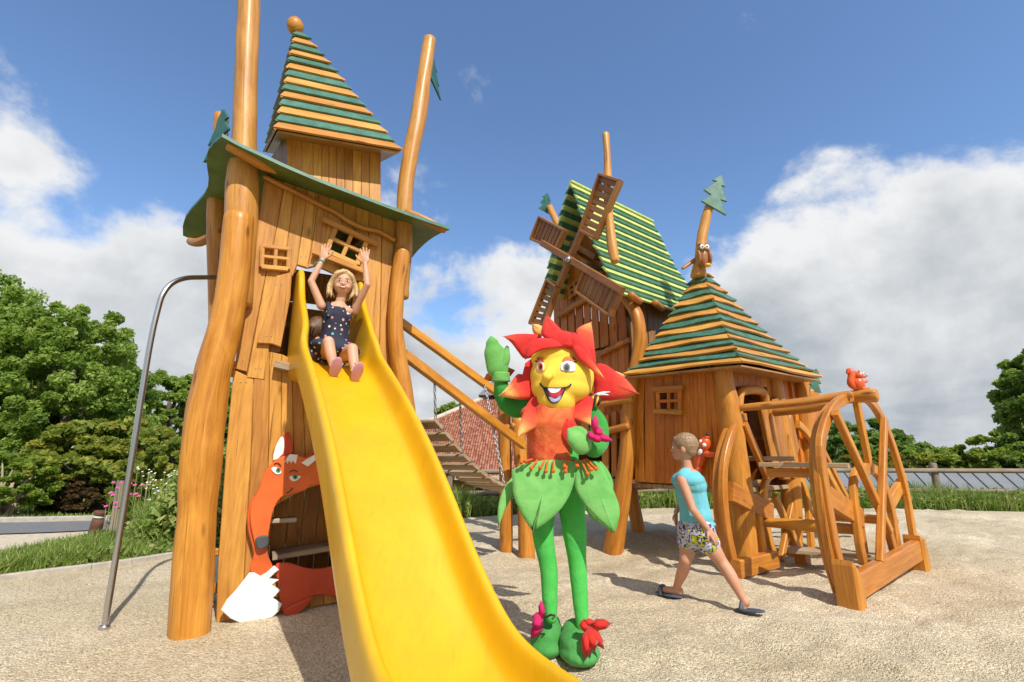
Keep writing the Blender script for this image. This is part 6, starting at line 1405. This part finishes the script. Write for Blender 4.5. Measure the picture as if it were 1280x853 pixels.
def costume():
    Y0 = 3.22; base_ = G(706, 818); root = thing('person', V((base_.x, Y0, 0)), 'person in a full flower costume with red petals, yellow smiling head and green leaf skirt', 'person')
    def A(x, y, d=0.0): return At(x, y, Y0 + d)
    def J(x, y, d=0.0): return A(*Z6(x, y), d)
    def K(x, y, d=0.0): return A(*Z7(x, y), d)
    fl, fr = G(688, 812), G(723, 826)
    # one continuous suited body: torso, arms, legs
    def body(b):
        hipc = A(698, 598); b.ball(A(697, 590), (.155, .12, .12)); cap(b, [A(697, 585), A(694, 560), A(692, 530)], [.14, .15, .17]); b.ball(A(694, 518), (.21, .12, .10)); cap(b, [A(697, 520), A(700, 470)], [.07, .07])
        for lst in ([(690, 600, 0, .105), (678, 655, 0, .078), (686, 712, 0, .062), (687, 745, .0, .055), (689, 772, -.02, .04)], [(710, 600, 0, .11), (717, 655, 0, .088), (722, 708, -.01, .062), (725, 745, -.02, .055), (728, 782, -.05, .042)]):
            cap(b, [A(x, y, d) for x, y, d, r in lst], [r * .9 for *_, r in lst])
    # legs/torso as one surface in leg jersey; torso velvet goes over it
    remesh(body, .009, 'body', C_LEG, root, 5)
    def torso(b):
        cap(b, [A(690, 578), A(690, 556), A(691, 530)], [.165, .165, .19]); b.ball(A(692, 517), (.225, .13, .09)); b.ball(A(692, 580), (.19, .15, .04))
    remesh(torso, .009, 'bodice', C_TOR, root, 5)
    def armL(b):   # raised arm, image left
        cap(b, [J(270, 500, .10), J(205, 515, .12), J(150, 490, .10)], [.06, .068, .06]); cap(b, [J(150, 490, .10), J(126, 440, .08), J(118, 385, .06)], [.062, .06, .05])
    remesh(armL, .008, 'sleeve', C_SLV, root, 4)
    def armR(b):
        cap(b, [J(600, 520, .02), J(660, 600, .0), J(665, 690, -.06)], [.06, .066, .066]); cap(b, [J(665, 690, -.06), J(640, 725, -.16), J(595, 705, -.22)], [.068, .062, .05])
    remesh(armR, .008, 'sleeve', C_SLV, root, 4)
    def mittL(b):
        b.tube([J(119, 350, .05), J(100, 300, .05), J(80, 220, .04), J(68, 165, .03), J(62, 128, .03)], [.045, .078, .072, .045, .008], 18, sub=5, flat=.62, flatdir=(0, 1, 0)); cap(b, [J(120, 300, .05), J(142, 250, .04), J(152, 190, .03)], [.04, .036, .014], 12)
    remesh(mittL, .0065, 'mitten', C_GRN, root, 4)
    def mittR(b):
        b.tube([J(606, 708, -.24), J(570, 700, -.27), J(530, 665, -.29), J(495, 625, -.29)], [.045, .072, .062, .015], 18, sub=5, flat=.62, flatdir=(0, 1, 0)); cap(b, [J(595, 670, -.25), J(560, 635, -.28), J(525, 622, -.29)], [.035, .03, .014], 12)
    remesh(mittR, .0065, 'mitten', C_GRN, root, 4)
    b = MB(); b.tube([J(118, 372, .055), J(118, 325, .05)], [.064, .06], 18, .03, cap=.1); b.build('cuff', C_GRN, root)
    # head
    HY = Y0 - .02; hc = A(*Z6(458, 350), 0)
    def head(b):
        b.ball(hc, (.218, .19, .185), None, 28, 20); b.ball(A(*Z6(455, 405), -.01), (.208, .18, .13), None, 24, 16); b.ball(A(*Z6(425, 470), -.04), (.135, .15, .125), None, 20, 14); b.ball(A(*Z6(430, 250), 0), (.18, .16, .12))
        cap(b, [A(*Z6(390, 320), -.16), A(*Z6(375, 345), -.225)], [.03, .034], 12)
    remesh(head, .007, 'head', C_YEL, root, 22)
    zf = lambda x, y: None
    import mathutils
    dg = bpy.context.evaluated_depsgraph_get(); ho = [o for o in COL.objects if o.name.startswith('head') and o.parent == root][0]
    bvh = mathutils.bvhtree.BVHTree.FromPolygons([v_.co + root.location for v_ in ho.data.vertices], [tuple(p_.vertices) for p_ in ho.data.polygons])
    def onhead(px, py, lift):
        r = ray(px, py).normalized(); h = bvh.ray_cast(EYE, r)
        if h[0] is None: return At(px, py, Y0 - .12)
        return h[0] - r * lift
    def patch(name, P, mat, lift, sm=3, th=.006, parent=root):
        q = loop([Z6(*p) for p in P], sm) if sm > 1 else [Z6(*p) for p in P]; n = len(q); cx = sum(a for a, _ in q) / n; cy = sum(c_ for _, c_ in q) / n; vs = []; m_ = 5
        for l in (lift, lift - th):
            for j in range(m_ + 1):
                for i in range(n): vs.append(onhead(cx + (q[i][0] - cx) * j / m_, cy + (q[i][1] - cy) * j / m_, l))
        K_ = n * (m_ + 1); fs = []
        for j in range(m_):
            for i in range(n): a, c_ = j * n + i, j * n + (i + 1) % n; fs.append([a, c_, c_ + n, a + n])
        for i in range(n): a, c_ = m_ * n + i, m_ * n + (i + 1) % n; fs.append([a, c_, K_ + c_, K_ + a])
        b = MB(); b.add(vs, fs, None, .5, 0, True); return b.build(name, mat, parent)
    FW = paint('white_felt', (.75, .76, .80), .7, .03); FB = paint('black_felt', (.012, .012, .018), .6); FG = paint('grey_iris_felt', (.12, .12, .13), .6); FO = paint('orange_eyelid_felt', (.68, .13, .02), .7, .06); FR = paint('red_tongue_felt', (.42, .012, .02), .7); FN = paint('navy_mouth_felt', (.02, .015, .05), .7)
    e1 = patch('eye', [(318, 270), (338, 258), (356, 272), (357, 312), (336, 318), (318, 305)], FW, .006)
    patch('iris', [(326, 278), (342, 270), (352, 284), (351, 308), (338, 314), (327, 304)], FO, .009, parent=e1); patch('pupil', [(334, 282), (344, 280), (348, 293), (342, 304), (334, 300)], FB, .012, parent=e1)
    e2 = patch('eye', [(452, 305), (456, 272), (480, 260), (515, 264), (531, 280), (530, 316), (490, 318), (462, 314)], FW, .006)
    patch('iris', [(468, 285), (487, 272), (503, 285), (502, 308), (486, 318), (470, 308)], FG, .009, parent=e2); patch('pupil', [(478, 288), (489, 282), (497, 292), (492, 306), (480, 304)], FB, .012, parent=e2)
    patch('eyelid', [(315, 268), (322, 246), (342, 240), (356, 255), (356, 268), (338, 256)], FO, .010); patch('eyelid', [(462, 268), (468, 246), (495, 238), (522, 250), (530, 268), (512, 262), (485, 258)], FO, .010)
    b = MB()
    for P in ([(310, 262), (322, 268)], [(322, 244), (330, 258)], [(528, 266), (543, 262)], [(522, 256), (536, 250)], [(516, 250), (526, 240)]): b.tube([onhead(*Z6(*p), .010) for p in P], [.005, .003], 6, cap=0)
    b.build('eyelash', FB, root)
    mo = patch('mouth', [(352, 402), (385, 408), (430, 408), (478, 402), (472, 430), (450, 468), (425, 486), (400, 488), (378, 465), (362, 430)], FN, .006, 2)
    patch('tongue', [(384, 425), (420, 432), (470, 408), (462, 432), (440, 455), (405, 462), (388, 446)], FR, .009, 2, parent=mo); patch('teeth', [(380, 408), (430, 410), (455, 406), (440, 426), (410, 434), (390, 428)], FW, .012, 2, parent=mo); patch('lower_lip', [(385, 452), (405, 466), (440, 460), (456, 442), (446, 470), (418, 483), (396, 478)], paint('pale_blue_felt', (.40, .45, .75), .7), .011, 2, parent=mo)
    b = MB(); b.tube([onhead(*Z6(*p), .006) for p in ((336, 382), (350, 400), (366, 406), (430, 408), (478, 404), (500, 396), (510, 385))], .0055, 6, cap=0); b.build('smile_line', FB, root)
    # petals around the head
    back = .10
    petal('petal', [Z6(*p) for p in ((330, 215), (255, 252), (215, 215), (175, 165), (130, 131), (200, 118), (290, 118), (345, 130))], root, HY + .05, HY + .02, .07, tints=(0, .45))
    petal('petal', [Z6(*p) for p in ((350, 130), (300, 115), (291, 66), (330, 68), (365, 90), (400, 120))], root, HY + .12, HY + .12, .06, tints=(.8, 1.1))
    petal('petal', [Z6(*p) for p in ((570, 250), (545, 150), (538, 100), (575, 72), (622, 56), (635, 130), (645, 230), (648, 290), (610, 300))], root, HY + .02, HY + .05, .08, tints=(.1, .75))
    petal('petal', [Z6(*p) for p in ((300, 350), (255, 285), (262, 268), (300, 262), (320, 440), (280, 468), (180, 462), (108, 447), (165, 385), (215, 330))], root, HY + .03, HY - .06, .07, tints=(-.1, 1.2))
    petal('petal', [Z6(*p) for p in ((640, 400), (625, 330), (650, 280), (700, 280), (770, 325), (820, 360), (884, 434), (800, 465), (700, 474), (640, 460))], root, HY + .10, HY + .06, .09, tints=(.05, .65))
    petal('petal', [Z6(*p) for p in ((620, 300), (640, 285), (700, 300), (770, 320), (817, 340), (800, 350), (700, 330))], root, HY + .16, HY + .16, .05, tints=(.6, 1.1))
    petal('petal', [Z6(*p) for p in ((465, 190), (400, 160), (345, 125), (350, 70), (372, 13), (420, 60), (470, 110), (505, 150), (500, 195))], root, HY - .13, HY - .02, .07, tints=(-.1, .5))
    petal('petal', [Z6(*p) for p in ((400, 190), (320, 215), (255, 252), (258, 200), (290, 155), (345, 138), (420, 150), (470, 185))], root, HY - .14, HY - .14, .06, tints=(0, .25))
    petal('petal', [Z6(*p) for p in ((500, 195), (420, 195), (360, 185), (380, 130), (440, 100), (510, 110), (545, 140), (560, 190))], root, HY - .12, HY - .08, .10, tints=(0, .2))
    petal('petal', [Z6(*p) for p in ((500, 140), (530, 110), (590, 170), (625, 235), (640, 300), (600, 290), (560, 230), (515, 200))], root, HY - .14, HY - .13, .06, tints=(-.1, .35))
    petal('petal', [Z6(*p) for p in ((520, 190), (560, 180), (610, 240), (660, 300), (698, 356), (650, 330), (590, 285), (540, 240))], root, HY - .16, HY - .14, .045, tints=(0, .9))
    # collar
    petal('collar_petal', [Z6(*p) for p in ((400, 470), (310, 450), (265, 490), (235, 560), (203, 674), (270, 640), (350, 600), (420, 562), (462, 545), (430, 520))], root, HY - .03, HY - .17, .05, tints=(-.1, 1.1))
    petal('collar_petal', [Z6(*p) for p in ((560, 450), (600, 430), (640, 440), (625, 530), (621, 608), (560, 585), (500, 562), (520, 520))], root, HY - .03, HY - .15, .05, tints=(-.05, .95))
    petal('collar_petal', [Z6(*p) for p in ((450, 520), (530, 500), (560, 530), (500, 575), (465, 545), (410, 565), (390, 530))], root, HY - .03, HY - .06, .05, tints=(.0, .15))
    petal('collar_petal', [Z6(*p) for p in ((480, 700), (455, 660), (460, 600), (490, 570), (540, 600), (550, 650), (545, 700), (520, 720))], root, HY - .14, HY - .15, .03, tints=(.05, .0))
    # leaf skirt
    def leaf(P, Y, tY, th=.02, cup=0): return petal('skirt_leaf', [Z7(*p) for p in P], root, Y, tY, th, C_GRN, (0, 0), cup)
    leaf(((230, 45), (125, 75), (118, 120), (125, 185), (155, 250), (192, 304), (250, 265), (300, 215), (335, 150), (348, 80), (345, 50)), Y0 - .18, Y0 - .27, .014, -.012)
    leaf(((400, 45), (345, 50), (340, 100), (350, 160), (390, 220), (440, 270), (487, 314), (503, 270), (508, 220), (490, 165), (465, 110), (440, 60)), Y0 - .17, Y0 - .25, .014, -.012)
    leaf(((165, 50), (130, 90), (85, 150), (65, 220), (66, 291), (85, 240), (110, 190), (130, 150)), Y0 - .08, Y0 - .16, .03)
    leaf(((430, 45), (465, 80), (485, 130), (480, 170), (450, 130), (400, 80)), Y0 - .04, Y0 - .10, .05)
    leaf(((400, 100), (380, 180), (390, 235), (430, 275), (470, 285), (450, 200)), Y0 - .02, Y0 + .06, .03)
    leaf(((250, 60), (230, 140), (250, 200), (300, 190), (340, 200), (330, 100)), Y0 + .16, Y0 + .22, .03)
    for P in ([(170, 45), (150, 52)], [(190, 42), (165, 48)], [(208, 45), (186, 74)], [(235, 45), (219, 72)], [(247, 48), (240, 84)], [(268, 46), (266, 84)], [(303, 44), (308, 68)], [(322, 44), (311, 85)], [(351, 46), (353, 66)], [(368, 46), (391, 94)], [(378, 42), (404, 78)], [(386, 40), (422, 76)]):
        b = MB(); p0 = A(*Z7(*P[0]), -.20); p1 = A(*Z7(*P[1]), -.245); b.tube([p0, p0.lerp(p1, .5), p1], .0065, 7); b.ball(p1, .013, None, 10, 6); b.build('stamen', C_ORA, root)
    # shoes
    def shoe(c, w, yaw):
        M = Matrix.Rotation(yaw, 3, 'Z')
        def s_(b):
            b.ball(c + M @ V((0, -.03, .055)), (w, .17, .062), M); b.ball(c + M @ V((0, -.02, .10)), (w * .94, .14, .085), M); b.ball(c + M @ V((0, .03, .14)), (w * .72, .09, .07), M)
        return remesh(s_, .008, 'shoe', C_SHOE, root, 8)
    s1 = shoe(V((At(685, 800, 3.33).x, 3.33, -.002)), .112, R(-8)); s2 = shoe(V((At(722, 812, 3.21).x, 3.21, -.002)), .122, R(6))
    def blossom(name, c, petals, mat):
        b = MB()
        for d, l, w in petals:
            w *= 1.1; l *= .88
            d = V(d).normalized(); s_ = d.cross(V((0, -1, .3))).normalized(); n_ = s_.cross(d).normalized(); vs = [c + n_ * .01, c + d * l * .35 + s_ * w / 2, c + d * l * .7 + s_ * w * .4, c + d * l, c + d * l * .7 - s_ * w * .4, c + d * l * .35 - s_ * w / 2]
            cen = c + d * l * .5 + n_ * .02; bk = c + d * l * .5 - n_ * .006; k = len(vs)
            b.add(vs + [cen, bk], [[i, (i + 1) % k, k] for i in range(k)] + [[(i + 1) % k, i, k + 1] for i in range(k)], None, .5, 0, True)
        return b.build(name, mat, root)
    c = K(395, 645, -.17); blossom('shoe_flower', c, [((1, -.2, .12), .15, .055), ((-.8, -.3, .05), .07, .06), ((-.2, -.4, -1), .19, .07), ((.55, -.3, -.8), .16, .055), ((.15, -.5, -.9), .15, .07), ((.0, -.2, .5), .05, .06)], C_RED)
    c = K(228, 625, -.04); blossom('shoe_flower', c, [((-.1, -.2, 1), .13, .04), ((-.5, -.4, -.1), .10, .07), ((-.7, -.3, -.9), .14, .06), ((-.9, -.2, .3), .08, .06)], C_PINK)
    b = MB(); b.tube([K(238, 618, -.10), K(258, 608, -.13), K(272, 612, -.13), K(262, 622, -.14)], .006, 6); b.build('shoe_bow', P_BLACK, root)
    c = J(640, 655, -.30); blossom('wrist_flower', c, [((.05, -.3, 1), .14, .045), ((1, -.2, -.35), .13, .05), ((.7, -.3, .5), .07, .06), ((-.6, -.3, -.2), .06, .06), ((.4, -.4, -.7), .07, .06)], C_PINK)
    c = J(95, 335, .13); blossom('wrist_flower', c, [((-1, -.1, -.35), .11, .07), ((1, .0, .25), .15, .08), ((.6, .1, .9), .12, .07), ((-.2, .1, 1), .06, .06)], C_ORA)
    # little bee on the collar
    bc = J(640, 470, -.06); b = MB(); MBm = Matrix.Rotation(R(20), 3, 'Y')
    for k in range(5): b.ball(bc + MBm @ V((.016 * (k - 2), 0, .0)), (.012, .033 - .004 * abs(k - 2), .042 - .006 * abs(k - 2)), MBm, 12, 8, k % 2)
    b.build('bee', [FB, P_YEL], root); b = MB(); b.tube([bc + V((0, -.01, .03)), bc + V((.05, -.02, .045)), bc + V((.1, -.02, .05))], [.009, .007, .003], 6); b.tube([bc + V((0, -.01, .03)), bc + V((.05, -.02, .035)), bc + V((.09, -.02, .03))], [.009, .007, .003], 6); b.build('bee_wing', FW, root)
costume()
